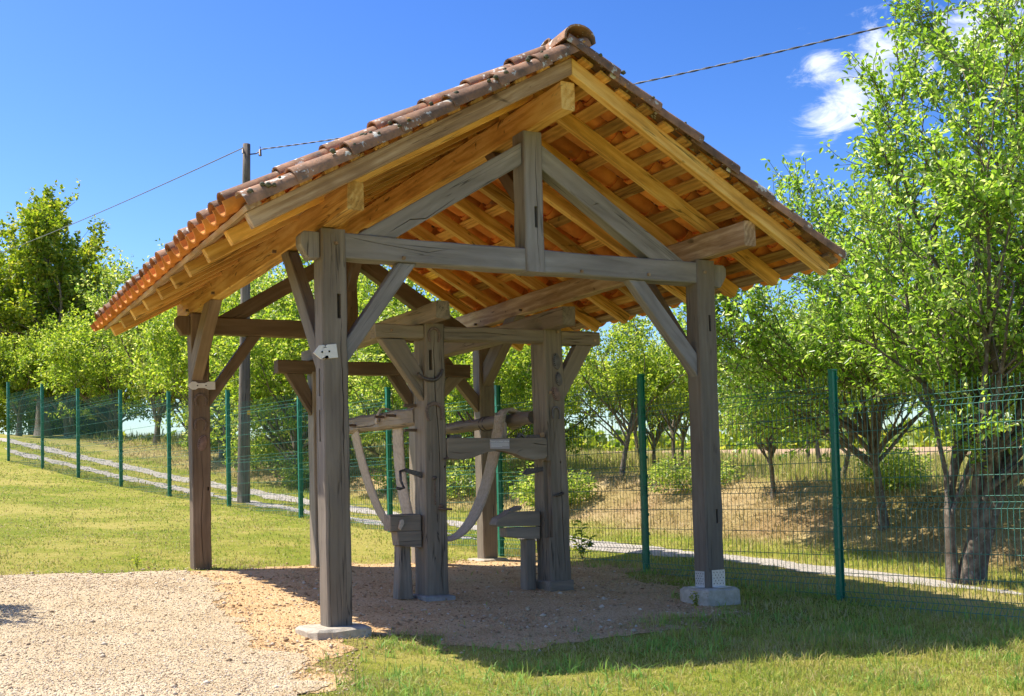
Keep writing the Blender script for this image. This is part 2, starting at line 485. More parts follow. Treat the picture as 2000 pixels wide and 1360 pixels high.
# ------------------------------------------------------------------ terrain
TT = [-40, -12, -8, -5, -2.5, 0, 2.52, 5.04, 7.56, 10.1, 12.6, 15.1, 17.6, 20.2, 22.7, 25.2, 32, 42, 50, 60, 100, 200, 600]
TZ = [-1.2, -.62, -.5, -.36, -.22, -.08, .1, .24, .41, .6, .79, .99, 1.22, 1.47, 1.75, 2.02, 2.75, 3.75, 4.5, 5.3, 7.0, 9.0, 12]
RES = [(0, 0, -.065), (3.34, 0, -.05), (0, 4.27, .205), (3.34, 4.27, .115), (1.35, 1.3, -.02), (2.6, 1.3, .0), (1.1, 4., .165)]
def sm(a, b, x):
    t = np.clip((x - a) / (b - a), 0, 1)
    return t * t * (3 - 2 * t)
def st(x, y):
    dx = x - 4.45; dy = y + .39
    return dx * .982 + dy * .188, -dx * .188 + dy * .982
def base_h(x, y):
    s, t = st(x, y)
    pf = (np.interp(t - .8, TT, TZ) + np.interp(t, TT, TZ) * 2 + np.interp(t + .8, TT, TZ)) / 4
    rise = sm(3.3, 5.8, s)
    fac = .72 - .27 * sm(9, 26, s)
    zp = .88 + fac * (pf - .1) + .012 * np.clip(s - 5.8, 0, 100)
    return pf * (1 - rise) + zp * rise
def height(x, y):
    x = np.asarray(x, float); y = np.asarray(y, float)
    num = 0.0; den = .15
    for (a, c, z) in RES:
        w = np.exp(-((x - a) ** 2 + (y - c) ** 2) / 1.44)
        num = num + w * (z - base_h(np.array(a), np.array(c)))
        den = den + w
    return base_h(x, y) + num / den
def H(x, y): return float(height(x, y))

def vnoise(x, y, s, seed=0):
    """cheap smooth value noise, arrays"""
    x = np.asarray(x, float) / s + seed * 17.3; y = np.asarray(y, float) / s + seed * 9.1
    xi, yi = np.floor(x), np.floor(y)
    fx, fy = x - xi, y - yi
    fx, fy = fx * fx * (3 - 2 * fx), fy * fy * (3 - 2 * fy)
    def h(a, b):
        v = np.sin(a * 127.1 + b * 311.7 + seed * 7.7) * 43758.5453
        return v - np.floor(v)
    return (h(xi, yi) * (1 - fx) + h(xi + 1, yi) * fx) * (1 - fy) + (h(xi, yi + 1) * (1 - fx) + h(xi + 1, yi + 1) * fx) * fy

def poly_sd(px, py, poly):
    """signed distance, positive inside"""
    poly = np.asarray(poly, float)
    d = np.full(px.shape, 1e9); ins = np.zeros(px.shape, bool)
    n = len(poly)
    for i in range(n):
        a, b = poly[i], poly[(i + 1) % n]
        e = b - a
        t = np.clip(((px - a[0]) * e[0] + (py - a[1]) * e[1]) / (e @ e), 0, 1)
        d = np.minimum(d, np.hypot(px - a[0] - t * e[0], py - a[1] - t * e[1]))
        c = ((a[1] > py) != (b[1] > py))
        with np.errstate(divide='ignore', invalid='ignore'):
            xx = a[0] + (py - a[1]) * e[0] / (e[1] if e[1] != 0 else 1e-12)
        ins ^= c & (px < xx)
    return np.where(ins, d, -d)

GRAVEL_POLY = [(-9, 4.6), (-3.5, 4.0), (-1.95, 4.0), (-1.33, 4.17), (-.6, 4.2), (-.13, 4.15), (-.3, 2.54), (-.5, 1.08), (-.66, -.14), (-.6, -.86), (-.72, -1.59), (-.93, -2.05), (-1.15, -3.5), (-1.6, -9.5), (-9, -9.5)]
DIRT_POLY = [(-.35, 4.2), (.54, 4.16), (1.09, 4.12), (2.1, 4.02), (3.28, 4.5), (4.1, 4.67), (4.3, 4.03), (4.12, 3.48), (3.87, 1.85), (3.41, .6), (3.06, -.5), (2.17, -.92), (1.33, -.92), (.84, -1.05), (.44, -.62), (.1, -.42), (-.2, -.8), (-.6, -1.35), (-.9, -1.9), (-1.1, -1.2), (-1.0, 1), (-.8, 3)]
def f_gravel(x, y):
    return poly_sd(x, y, GRAVEL_POLY) + (vnoise(x, y, .35, 1) - .5) * .3 + (vnoise(x, y, .12, 2) - .5) * .16 + (vnoise(x, y, .05, 28) - .5) * .08
def f_dirt(x, y):
    return poly_sd(x, y, DIRT_POLY) + (vnoise(x, y, .7, 46) - .5) * .45 + (vnoise(x, y, .3, 3) - .5) * .40 + (vnoise(x, y, .1, 4) - .5) * .16
def f_track(x, y):
    s, t = st(x, y)
    c1 = 1.72 + .5 * sm(6, 22, t) + .5 * sm(24, 40, t)
    c2 = .80 + .25 * sm(8, 20, t) + .4 * sm(26, 40, t)
    fade = .42 * sm(1.4, -1.6, t)
    near_fade = .35 * sm(9, 4, t)
    a = .30 - np.abs(s - c1) - fade * .8
    b = .20 - np.abs(s - c2) - near_fade
    return np.maximum(a, b) + (vnoise(x, y, .5, 5) - .5) * .22 + (vnoise(x, y, .13, 6) - .5) * .1

def sheet(name, f, x0, x1, y0, y1, step, lift, mat, keep=None):
    xs = np.arange(x0, x1 + step, step); ys = np.arange(y0, y1 + step, step)
    X, Y = np.meshgrid(xs, ys)
    V = f(X, Y)
    nx, ny = len(xs), len(ys)
    idx = np.arange(nx * ny).reshape(ny, nx)
    a, b, c, d = idx[:-1, :-1].ravel(), idx[:-1, 1:].ravel(), idx[1:, 1:].ravel(), idx[1:, :-1].ravel()
    T = np.concatenate([np.stack([a, b, c], 1), np.stack([a, c, d], 1)])
    v = V.ravel(); P = np.stack([X.ravel(), Y.ravel()], 1)
    pos = v[T] > 0
    cnt = pos.sum(1)
    full = T[cnt == 3]
    pts = [P]; tris = [full]; o = len(P)
    extra = []; et = []
    for tri, q in zip(T[(cnt > 0) & (cnt < 3)], pos[(cnt > 0) & (cnt < 3)]):
        out = []
        for i in range(3):
            j = (i + 1) % 3
            A, B = tri[i], tri[j]
            if q[i]: out.append(int(A))
            if q[i] != q[j]:
                t = v[A] / (v[A] - v[B])
                extra.append(P[A] * (1 - t) + P[B] * t)
                out.append(o + len(extra) - 1)
        for k in range(1, len(out) - 1):
            et.append((out[0], out[k], out[k + 1]))
    if extra:
        pts.append(np.array(extra)); tris.append(np.array(et))
    P = np.concatenate(pts); T = np.concatenate(tris)
    used = np.unique(T); mp = np.full(len(P), -1); mp[used] = np.arange(len(used))
    P = P[used]; T = mp[T]
    Z = height(P[:, 0], P[:, 1]) + lift
    me = np_mesh(name, np.column_stack([P, Z]), T, mat, True)
    o = obj(name, me)
    tag(o, kind='structure')
    return o

def ground_mat():
    """turf; attribute 'dry' turns it to cut straw and bare earth, 'far' to a tan stubble field"""
    m, nt, N, L = new_mat('turf_ground')
    out = N('ShaderNodeOutputMaterial'); b = N('ShaderNodeBsdfPrincipled')
    tc = N('ShaderNodeTexCoord')
    def noise(s, d, r=0.6):
        n = N('ShaderNodeTexNoise'); n.inputs['Scale'].default_value = s; n.inputs['Detail'].default_value = d; n.inputs['Roughness'].default_value = r
        L(tc.outputs['Object'], n.inputs['Vector']); return n.outputs['Fac']
    big, mid, fine = noise(0.55, 4), noise(3.2, 5, .7), noise(38, 6, .75)
    sm_ = N('ShaderNodeMath'); sm_.operation = 'MULTIPLY_ADD'; L(fine, sm_.inputs[0]); sm_.inputs[1].default_value = 0.7
    s2 = N('ShaderNodeMath'); s2.operation = 'MULTIPLY_ADD'; L(mid, s2.inputs[0]); s2.inputs[1].default_value = 0.6; L(big, s2.inputs[2])
    L(s2.outputs[0], sm_.inputs[2])
    r = ramp_node(nt, [(0.66, (0.125, 0.185, 0.018)), (0.84, (0.235, 0.255, 0.028)), (1.0, (0.40, 0.34, 0.085))])
    dv = N('ShaderNodeMath'); dv.operation = 'MULTIPLY'; L(sm_.outputs[0], dv.inputs[0]); dv.inputs[1].default_value = 0.78
    L(dv.outputs[0], r.inputs['Fac'])
    rd = ramp_node(nt, [(0.62, (0.16, 0.085, 0.04)), (0.80, (0.36, 0.23, 0.11)), (1.0, (0.52, 0.38, 0.20))])
    L(dv.outputs[0], rd.inputs['Fac'])
    at = N('ShaderNodeAttribute'); at.attribute_name = 'dry'
    mx = N('ShaderNodeMix'); mx.data_type = 'RGBA'
    L(at.outputs['Fac'], mx.inputs['Factor']); L(r.outputs[0], mx.inputs['A']); L(rd.outputs[0], mx.inputs['B'])
    at2 = N('ShaderNodeAttribute'); at2.attribute_name = 'far'
    mx2 = N('ShaderNodeMix'); mx2.data_type = 'RGBA'
    L(at2.outputs['Fac'], mx2.inputs['Factor']); L(mx.outputs['Result'], mx2.inputs['A']); mx2.inputs['B'].default_value = (0.50, 0.33, 0.19, 1)
    L(mx2.outputs['Result'], b.inputs['Base Color'])
    b.inputs['Roughness'].default_value = 0.95; b.inputs['Specular IOR Level'].default_value = 0.1
    bp = N('ShaderNodeBump'); bp.inputs['Strength'].default_value = 0.8; bp.inputs['Distance'].default_value = 0.03
    L(fine, bp.inputs['Height']); L(bp.outputs[0], b.inputs['Normal'])
    L(b.outputs[0], out.inputs['Surface'])
    return m

def loose_mat(name, stops, fscale, bump, patch=0.5):
    m, nt, N, L = new_mat(name)
    out = N('ShaderNodeOutputMaterial'); b = N('ShaderNodeBsdfPrincipled')
    tc = N('ShaderNodeTexCoord')
    vo = N('ShaderNodeTexVoronoi'); vo.inputs['Scale'].default_value = fscale
    L(tc.outputs['Object'], vo.inputs['Vector'])
    n = N('ShaderNodeTexNoise'); n.inputs['Scale'].default_value = 1.6; n.inputs['Detail'].default_value = 7; n.inputs['Roughness'].default_value = 0.68
    L(tc.outputs['Object'], n.inputs['Vector'])
    sx = N('ShaderNodeSeparateColor'); L(vo.outputs['Color'], sx.inputs[0])
    a = N('ShaderNodeMath'); a.operation = 'MULTIPLY_ADD'; L(sx.outputs[0], a.inputs[0]); a.inputs[1].default_value = 0.5
    p = N('ShaderNodeMath'); p.operation = 'MULTIPLY'; L(n.outputs['Fac'], p.inputs[0]); p.inputs[1].default_value = patch * 2
    L(p.outputs[0], a.inputs[2])
    r = ramp_node(nt, stops)
    L(a.outputs[0], r.inputs['Fac']); L(r.outputs[0], b.inputs['Base Color'])
    b.inputs['Roughness'].default_value = 0.95; b.inputs['Specular IOR Level'].default_value = 0.15
    n2 = N('ShaderNodeTexNoise'); n2.inputs['Scale'].default_value = fscale * 0.35; n2.inputs['Detail'].default_value = 6
    L(tc.outputs['Object'], n2.inputs['Vector'])
    h = N('ShaderNodeMath'); h.operation = 'SUBTRACT'; L(n2.outputs['Fac'], h.inputs[0]); L(vo.outputs['Distance'], h.inputs[1])
    bp = N('ShaderNodeBump'); bp.inputs['Strength'].default_value = 0.9; bp.inputs['Distance'].default_value = bump
    L(h.outputs[0], bp.inputs['Height']); L(bp.outputs[0], b.inputs['Normal'])
    L(b.outputs[0], out.inputs['Surface'])
    return m

M_GROUND = ground_mat()
M_GRAVEL = loose_mat('beige_gravel', [(0.35, (0.40, 0.28, 0.145)), (0.7, (0.56, 0.425, 0.25)), (1.0, (0.68, 0.545, 0.36))], 95, 0.012)
M_DIRT = loose_mat('brown_earth', [(0.35, (0.35, 0.20, 0.085)), (0.7, (0.565, 0.345, 0.155)), (1.0, (0.68, 0.47, 0.25))], 60, 0.014, 0.6)
M_TRACK = loose_mat('grey_stone_chippings', [(0.35, (0.34, 0.29, 0.235)), (0.7, (0.44, 0.39, 0.325)), (1.0, (0.54, 0.485, 0.415))], 70, 0.010)

def build_ground():
    def axis(lo, hi, d, far):
        a = list(np.arange(lo, hi + d, d))
        g = d
        while a[-1] < far: g *= 1.25; a.append(a[-1] + g)
        g = d
        while a[0] > -far: g *= 1.25; a.insert(0, a[0] - g)
        return np.array(a)
    xs, ys = axis(-7, 15, .25, 700), axis(-9, 34, .25, 700)
    X, Y = np.meshgrid(xs, ys)
    Z = height(X, Y)
    nx = len(xs)
    idx = np.arange(X.size).reshape(X.shape)
    Fq = np.stack([idx[:-1, :-1].ravel(), idx[:-1, 1:].ravel(), idx[1:, 1:].ravel(), idx[1:, :-1].ravel()], 1)
    me = np_mesh('ground', np.column_stack([X.ravel(), Y.ravel(), Z.ravel()]), Fq, M_GROUND, True)
    s, t = st(X.ravel(), Y.ravel())
    xr, yr = X.ravel(), Y.ravel()
    dry = .8 * sm(3.2, 3.9, s) * (1 - sm(5.4, 6.4, s)) * (.35 + .65 * sm(30, 16, t))
    dry = np.maximum(dry, .35 * sm(5.6, 6.6, s))
    dry = np.maximum(dry, .9 * sm(1.2, .2, np.abs(s - 1.0)) * sm(4, 0, t) * .6)
    dry = np.clip(dry + (vnoise(xr, yr, .7, 8) - .5) * .5 * (dry > .02), 0, 1)
    far = sm(34, 40, s) + sm(34, 48, t) * sm(-3.5, -1.0, -np.abs(s + 2)) * .8
    a1 = me.attributes.new('dry', 'FLOAT', 'POINT'); a1.data.foreach_set('value', dry.astype(np.float32))
    a2 = me.attributes.new('far', 'FLOAT', 'POINT'); a2.data.foreach_set('value', np.clip(far, 0, 1).astype(np.float32))
    tag(obj('ground', me), kind='structure')
build_ground()
sheet('earth', f_dirt, -1.6, 4.6, -2.4, 5.0, .06, .005, M_DIRT)
sheet('gravel_yard', f_gravel, -6.5, .4, -8, 4.6, .045, .010, M_GRAVEL)
sheet('track', f_track, 0.0, 8.0, -4.0, 36.0, .12, .006, M_TRACK)

# ------------------------------------------------------------------ carving (mortises and drying cracks)
CARVE = {}
def cut_box(o, lo, hi):
    lo, hi = Vector(lo), Vector(hi)
    bm = bmesh.new()
    r = bmesh.ops.create_cube(bm, size=1)
    for v in r['verts']:
        v.co = Vector(((lo + hi) / 2)[i] + v.co[i] * (hi - lo)[i] for i in range(3))
    CARVE.setdefault(o, []).append(bm)

def cut_crack(o, pts, y, wid=0.008, depth=0.03, axis='y'):
    """wedge along a polyline [(x, z)] on a face at y (axis 'y', facing -y) or [(y, z)] on a face at x facing -x"""
    P = []
    n = len(pts)
    fine = []
    for i in range(n - 1):
        for k in range(5):
            t = k / 5
            fine.append((pts[i][0] * (1 - t) + pts[i + 1][0] * t + random.uniform(-.0025, .0025), pts[i][1] * (1 - t) + pts[i + 1][1] * t))
    fine.append(pts[-1])
    n = len(fine)
    horiz = abs(pts[-1][0] - pts[0][0]) > abs(pts[-1][1] - pts[0][1])
    bm = bmesh.new()
    rings = []
    for i, (a, b) in enumerate(fine):
        t = i / (n - 1)
        w = wid * max(0.12, math.sin(math.pi * min(1, max(0, t))) ** 0.5) * random.uniform(.8, 1.15) / 2
        da, db = (0, w) if horiz else (w, 0)
        q = [(a - da, -0.02, b - db), (a + da, -0.02, b + db), (a + da * .3, depth, b + db * .3), (a - da * .3, depth, b - db * .3)]
        ring = []
        for (u, d, v) in q:
            ring.append(bm.verts.new((u, y + d, v) if axis == 'y' else (y + d, u, v)))
        rings.append(ring)
    for i in range(n - 1):
        for k in range(4):
            bm.faces.new((rings[i][k], rings[i][(k + 1) % 4], rings[i + 1][(k + 1) % 4], rings[i + 1][k]))
    bm.faces.new(rings[0]); bm.faces.new(rings[-1][::-1])
    CARVE.setdefault(o, []).append(bm)

def run_carving():
    cutters = []
    for o, bms in CARVE.items():
        for bm in bms:
            bmesh.ops.recalc_face_normals(bm, faces=bm.faces)
            me = bpy.data.meshes.new('cutter'); bm.to_mesh(me); bm.free()
            c = bpy.data.objects.new('cutter', me); COL.objects.link(c)
            md = o.modifiers.new('cut', 'BOOLEAN'); md.object = c; md.operation = 'DIFFERENCE'; md.solver = 'EXACT'
            cutters.append(c)
    bpy.context.view_layer.update()
    dg = bpy.context.evaluated_depsgraph_get()
    res = {}
    for o in CARVE:
        res[o] = bpy.data.meshes.new_from_object(o.evaluated_get(dg))
    for o, me in res.items():
        o.modifiers.clear()
        if len(me.polygons) > 5:
            o.data = me
    for c in cutters:
        me = c.data
        bpy.data.objects.remove(c); bpy.data.meshes.remove(me)
    CARVE.clear()

# ------------------------------------------------------------------ pavilion
WX, LY = 3.342, 4.27
HB = 0.0935
XM = WX / 2
SL = 0.5605
TH = math.atan(SL)

def horseshoe(parent, x, y, z, w, h, mat, rot=0.0, thick=0.014, name='horseshoe', open_down=True):
    """flat U-shaped iron on a face that looks towards -y"""
    n = 16
    bm = bmesh.new()
    out, inn = [], []
    for i in range(n + 1):
        a = math.radians(-38 + (256) * i / n)
        c, s_ = math.cos(a), math.sin(a)
        ro = 1.0; ri = 0.66 + 0.02 * math.sin(i * 2)
        out.append((c * w / 2 * ro, s_ * h / 2 * ro if s_ > 0 else s_ * h * 0.78))
        inn.append((c * w / 2 * ri, s_ * h / 2 * ri * .96 if s_ > 0 else s_ * h * 0.78))
    cr, sr = math.cos(rot), math.sin(rot)
    def T(p, d): return Vector((p[0] * cr - p[1] * sr, -d, p[0] * sr + p[1] * cr))
    ring = []
    for i in range(n + 1):
        ring.append([bm.verts.new(T(out[i], 0)), bm.verts.new(T(out[i], thick)), bm.verts.new(T(inn[i], thick)), bm.verts.new(T(inn[i], 0))])
    for i in range(n):
        for k in range(4):
            bm.faces.new((ring[i][k], ring[i][(k + 1) % 4], ring[i + 1][(k + 1) % 4], ring[i + 1][k]))
    bm.faces.new(ring[0]); bm.faces.new(ring[-1][::-1])
    bmesh.ops.bevel(bm, geom=list(bm.edges), offset=.0025, segments=1, affect='EDGES', clamp_overlap=True)
    return obj(name, bm_mesh(name, bm, mat), parent, Matrix.Translation((x, y, z)))

def sole_plate(parent, x, y, z, w, h, mat, rot=0.0):
    """half-moon ox shoe: a slightly domed plate with a row of nail holes along its edge"""
    bm = bmesh.new()
    n = 20
    top, bot = [], []
    pts = []
    for i in range(n):
        a = 2 * math.pi * i / n
        r = 1.0 - 0.13 * max(0, math.cos(a - .4)) ** 3
        pts.append((math.cos(a) * w / 2 * r, math.sin(a) * h / 2))
    cr, sr = math.cos(rot), math.sin(rot)
    def T(p, d): return Vector((p[0] * cr - p[1] * sr, -d, p[0] * sr + p[1] * cr))
    for p in pts:
        bot.append(bm.verts.new(T(p, 0))); top.append(bm.verts.new(T((p[0] * .92, p[1] * .94), .012)))
    c = bm.verts.new(T((0, 0), .019))
    for i in range(n):
        j = (i + 1) % n
        bm.faces.new((bot[i], bot[j], top[j], top[i])); bm.faces.new((top[i], top[j], c))
    bm.faces.new(bot[::-1])
    for i in range(2, 9):
        a = 2 * math.pi * (i + 4) / n
        q = T((math.cos(a) * w / 2 * .78, math.sin(a) * h / 2 * .82), .0175)
        r = bmesh.ops.create_cube(bm, size=.007, matrix=Matrix.Translation(q))
        for f in {f for v in r['verts'] for f in v.link_faces}: f.material_index = 1
    me = bm_mesh('ox_shoe', bm, mat)
    me.materials.append(M_BLACK)
    return obj('ox_shoe', me, parent, Matrix.Translation((x, y, z)))

def peg(parent, p, d, length, r=.011, mat=None, name='peg', square=True):
    d = Vector(d).normalized()
    p = Vector(p)
    if square:
        return beam(name, parent, p, p + d * length, r * 2, r * 2, mat or M_PINEW, jit=.001, chamfer=.002)
    return tube(name, parent, [p, p + d * length * .5, p + d * length], [r, r, r * .8], mat or M_RUST, 7)

def half_pipe(L0, r0, r1, th, up, n=8, zig=False):
    """tile mesh: local X down-slope end at 0 to up-slope L0; 'up' = +1 cover (arch), -1 channel (trough). r0 lower end, r1 upper end"""
    secs = [(0.0, r0), (L0 * .5, (r0 + r1) / 2), (L0, r1)]
    if zig:
        secs = [(0.0, r0 * .84), (.05, r0 * .86), (.052, r0), (L0 * .5, (r0 + r1) / 2), (L0, r1)]
    V, F = [], []
    m = n + 1
    for si, (x, r) in enumerate(secs):
        for layer in (0, 1):
            rr = r - th * layer
            for k in range(m):
                a = math.pi * k / n
                # flatter at the crown of the arch than a true circle, straight skirts
                yy = math.cos(a) * rr
                zz = (math.sin(a) ** 0.8) * rr * 0.92
                xx = x
                if zig and si == 0: xx = x - (.016 if k % 4 in (1, 2) else 0) + (0.012 if k % 4 == 0 else 0)
                V.append((xx, yy, up * zz))
    ns = len(secs)
    def id_(s, l, k): return (s * 2 + l) * m + k
    for s in range(ns - 1):
        for k in range(n):
            F.append((id_(s, 0, k), id_(s, 0, k + 1), id_(s + 1, 0, k + 1), id_(s + 1, 0, k)))
            F.append((id_(s, 1, k), id_(s + 1, 1, k), id_(s + 1, 1, k + 1), id_(s, 1, k + 1)))
        for k in (0, n):
            F.append((id_(s, 0, k), id_(s + 1, 0, k), id_(s + 1, 1, k), id_(s, 1, k)))
    for s in (0, ns - 1):
        for k in range(n):
            F.append((id_(s, 0, k), id_(s, 1, k), id_(s, 1, k + 1), id_(s, 0, k + 1)))
    bm = bmesh.new()
    vs = [bm.verts.new(v) for v in V]
    for f in F: bm.faces.new([vs[i] for i in f])
    return bm

def smooth_by_angle(me, deg=40):
    for p in me.polygons: p.use_smooth = True
    try:
        me.set_sharp_from_angle(angle=math.radians(deg))
    except Exception:
        pass

def build_pavilion():
    root = empty('pavilion', (XM, LY / 2, 0))
    tag(root, 'open timber shelter with four posts under a tiled gable roof', 'shelter')
    # posts on their pads
    zb = {'A': 0.0, 'B': .077, 'C': .16, 'D': .155}
    P = {}
    for k, x, y, m in (('A', 0, 0, M_GREY), ('B', WX, 0, M_GREY), ('C', 0, LY, M_BROWN), ('D', WX, LY, M_FRAMEW)):
        P[k] = beam('post', root, (x, y, zb[k]), (x, y, 2.874), .187, .187, m, jit=.004, chamfer=.009)
    def pad(x, y, hx, hy, z0, z1, rot, m):
        bm = bmesh.new()
        n = 18; rng2 = random.Random(int(x * 100 + y * 7))
        ring0, ring1, ring2 = [], [], []
        for i in range(n):
            a = 2 * math.pi * (i + .5) / n
            c, s = math.cos(a), math.sin(a)
            q = max(abs(c), abs(s))
            j = 1 + rng2.uniform(-.05, .04)
            ring0.append(bm.verts.new((c / q * hx * j * 1.05, s / q * hy * j * 1.05, z0)))
            ring1.append(bm.verts.new((c / q * hx * j * 1.02, s / q * hy * j * 1.02, z1 - .018 + rng2.uniform(-.006, .006))))
            ring2.append(bm.verts.new((c / q * (hx * j - .022), s / q * (hy * j - .022), z1)))
        for i in range(n):
            j = (i + 1) % n
            bm.faces.new((ring0[i], ring0[j], ring1[j], ring1[i])); bm.faces.new((ring1[i], ring1[j], ring2[j], ring2[i]))
        bm.faces.new(ring2)
        return obj('concrete_pad', bm_mesh('concrete_pad', bm, m), root, Matrix.Translation((x, y, 0)) @ Matrix.Rotation(rot, 4, 'Z'))
    pad(-.03, -.02, .235, .21, -.2, 0.0, .05, M_CONC)
    pad(WX, 0, .20, .19, -.2, .077, .03, M_CONC)
    pad(WX, LY, .2, .19, -.0, .155, .1, M_CONC)
    # trusses
    def truss(y, m, front):
        s = -1 if front else 1
        tie = beam('tie_beam', root, (HB, y, 2.76), (WX - HB, y, 2.76), .165, .18, m, jit=.005)
        kp = beam('king_post', root, (XM, y, 2.665), (XM, y, 3.79), .165, .20, m, jit=.004)
        a = prism('principal_rafter', root, [(.19, 2.852), (.5, 2.852), (XM - .0825, 3.525), (XM - .0825, 3.705)], y - .065, y + .065, 'xz', m)
        b = prism('principal_rafter', root, [(WX - .2, 2.852), (WX - .55, 2.852), (XM + .0825, 3.515), (XM + .0825, 3.715)], y - .065, y + .065, 'xz', m)
        prism('brace', root, [(HB, 1.89), (HB, 2.07), (.52, 2.668), (.665, 2.668)], y - .055, y + .045, 'xz', m)
        prism('brace', root, [(WX - HB, 1.87), (WX - HB, 2.07), (WX - .61, 2.668), (WX - .77, 2.668)], y - .055, y + .045, 'xz', m)
        # tenon ends showing outside the posts
        for sx, x in ((-1, -HB), (1, WX + HB)):
            prism('tenon_end', root, [(x, 2.66), (x, 2.85), (x + sx * .12, 2.85), (x + sx * .145, 2.82), (x + sx * .145, 2.75), (x + sx * .08, 2.65)], y - .065, y + .055, 'xz', m)
        # brace up to the ridge
        y1 = y - s * .1
        prism('ridge_brace', root, [(y1, 3.2), (y1, 3.38), (y1 - s * .42, 3.79), (y1 - s * .58, 3.79)], XM - .045, XM + .045, 'yz', M_BROWN)
        # drawbore pegs
        for (px, pz) in ((.02, 2.77), (.55, 2.70), (WX - .02, 2.77), (2.75, 2.715), (2.1, 2.70)):
            peg(root, (px, y + s * (.08 if 0.1 < px < 3.2 else HB - .005), pz), (0, s, -.1), .022, .011)
        return tie, kp, a, b
    tie, kp, pa, pb = truss(0.0, M_TRUSS, True)
    truss(LY, M_BROWN, False)
    # plates, ridge, long braces
    for x, y0, m in ((-.02, -.62, M_PINE), (WX + .02, -.665, M_PINEW)):
        pl = beam('wall_plate', root, (x, y0, 2.99), (x, 4.93, 2.99), .115, .208, m, jit=.004)
        for s, y in ((1, HB), (-1, LY - HB)):
            yy = [(y, 1.80), (y, 2.03), (y + s * .72, 2.884), (y + s * .90, 2.884)]
            if s < 0: yy = [(y, 2.17), (y, 2.44), (y - .60, 2.884), (y - .88, 2.884)]
            prism('brace', root, yy, x - (.05 if s > 0 else .075), x + .045, 'yz', M_BROWN if x < 1 and y > 1 else M_GREY)
        for y in (1.1, 3.2, 4.35):
            peg(root, (x - .057, y, 2.93), (-1, 0, 0), .03, .012, M_BROWN)
    beam('ridge_beam', root, (XM, -.665, 3.898), (XM, 4.93, 3.898), .115, .215, M_PINE, jit=.003)
    # rafters: twelve pairs would be too many, the roof has ten
    ztop = lambda x: 4.17 - SL * abs(XM - x)
    for i in range(10):
        y0 = -.735 + .605 * i
        jx = random.uniform(-.02, .02)
        for s in (1, -1):
            X = lambda x: x if s > 0 else WX - x
            e0, e1 = -.81 + jx, -.758 + jx
            poly = [(X(e0), ztop(e0)), (X(e1), ztop(e1) - .125), (X(XM), 4.17 - .128), (X(XM), 4.17)]
            if s < 0:
                poly = [(X(e0), ztop(e0)), (X(e1), ztop(e1) - .125), (X(XM - .002), 4.17 - .128), (X(XM - .002), 4.17)]
            m = M_PINEW if i == 0 and s > 0 else M_PINE
            prism('rafter', root, poly, y0, y0 + .075, 'xz', m, bevel=.004)
    # roofs: boards and tiles
    chan0 = bm_mesh('channel_tile', half_pipe(.44, .096, .104, .013, -1, 8), M_CHAN)
    chan1 = bm_mesh('channel_tile_notched', half_pipe(.44, .096, .104, .013, -1, 8, True), M_CHAN)
    cov = []
    for q in range(4):
        cov.append(bm_mesh('cover_tile', half_pipe(.49, .098 + q * .002, .082, .013, 1, 8), M_COVER))
    for me in [chan0, chan1] + cov: smooth_by_angle(me)
    for s in (1, -1):
        roof = empty('roof', (XM, LY / 2, 4.0), root)
        ox = -.81 if s > 0 else WX + .81
        oz = ztop(-.81)
        U = Vector((s * math.cos(TH), 0, math.sin(TH)))
        Nn = Vector((-s * math.sin(TH), 0, math.cos(TH)))
        def pt(u, y, n): return Vector((ox, 0, oz)) + U * u + Nn * n + Vector((0, y, 0))
        # boards across the rafters
        def board(u, y0, y1, w, th, mat=M_BOARD):
            a, b = pt(u, y0, th / 2 + .001), pt(u, y1, th / 2 + .001)
            return beam('roof_board', roof, a, b, w, th, mat, up=Nn, jit=.002, chamfer=.002)
        board(.045, -.80, 5.05, .11, .036, M_PINEW)
        rows = 7
        for k in range(1, rows):
            u0 = -.1 + .42 * k
            cuts = [(-.742 if s > 0 else -.80 + random.uniform(-.02, .02)), 1.06 + .605 * random.randint(0, 1), 3.0 + .605 * random.randint(0, 1), 5.05]
            for a, b in zip(cuts[:-1], cuts[1:]):
                board(u0 - .07 + random.uniform(-.008, .008), a + .002, b - .002, .115 + random.uniform(-.01, .01), .022)
            board(u0 + .145, (-.742 if s > 0 else -.81 + random.uniform(-.02, .015)), -.055, .105 + random.uniform(-.015, .015), .022)
        board(-.1 + .42 * 7 - .10, -.80, 5.05, .11, .022)
        # tiles
        for k in range(rows):
            u0 = -.1 + .42 * k
            for i in range(21):
                y = -.62 + .285 * i
                base = pt(u0 + random.uniform(-.008, .008), y + random.uniform(-.006, .006), .024 + .098 + .006)
                ax = (U - Nn * .018 + Vector((0, random.uniform(-.012, .012), 0))).normalized()
                yv = Nn.cross(ax).normalized(); zv = ax.cross(yv)
                M = Matrix(((ax.x, yv.x, zv.x, base.x), (ax.y, yv.y, zv.y, base.y), (ax.z, yv.z, zv.z, base.z), (0, 0, 0, 1)))
                obj('channel_tile', chan0 if k == 0 else chan1, roof, M)
                y = -.62 - .1425 + .285 * i
                verge = i == 0
                n0 = .040 if verge else .118
                base = pt(u0 + .07 + random.uniform(-.022, .022), y + random.uniform(-.01, .01) - (.018 if verge else 0), n0 + random.uniform(0, .006))
                tilt = .10 if verge else random.uniform(-.05, .05)
                ax = (U - Nn * .040 + Vector((0, random.uniform(-.02, .02), 0))).normalized()
                zv0 = (Nn + Vector((0, -tilt * 2.2, 0))).normalized()
                yv = zv0.cross(ax).normalized(); zv = ax.cross(yv)
                M = Matrix(((ax.x, yv.x, zv.x, base.x), (ax.y, yv.y, zv.y, base.y), (ax.z, yv.z, zv.z, base.z), (0, 0, 0, 1)))
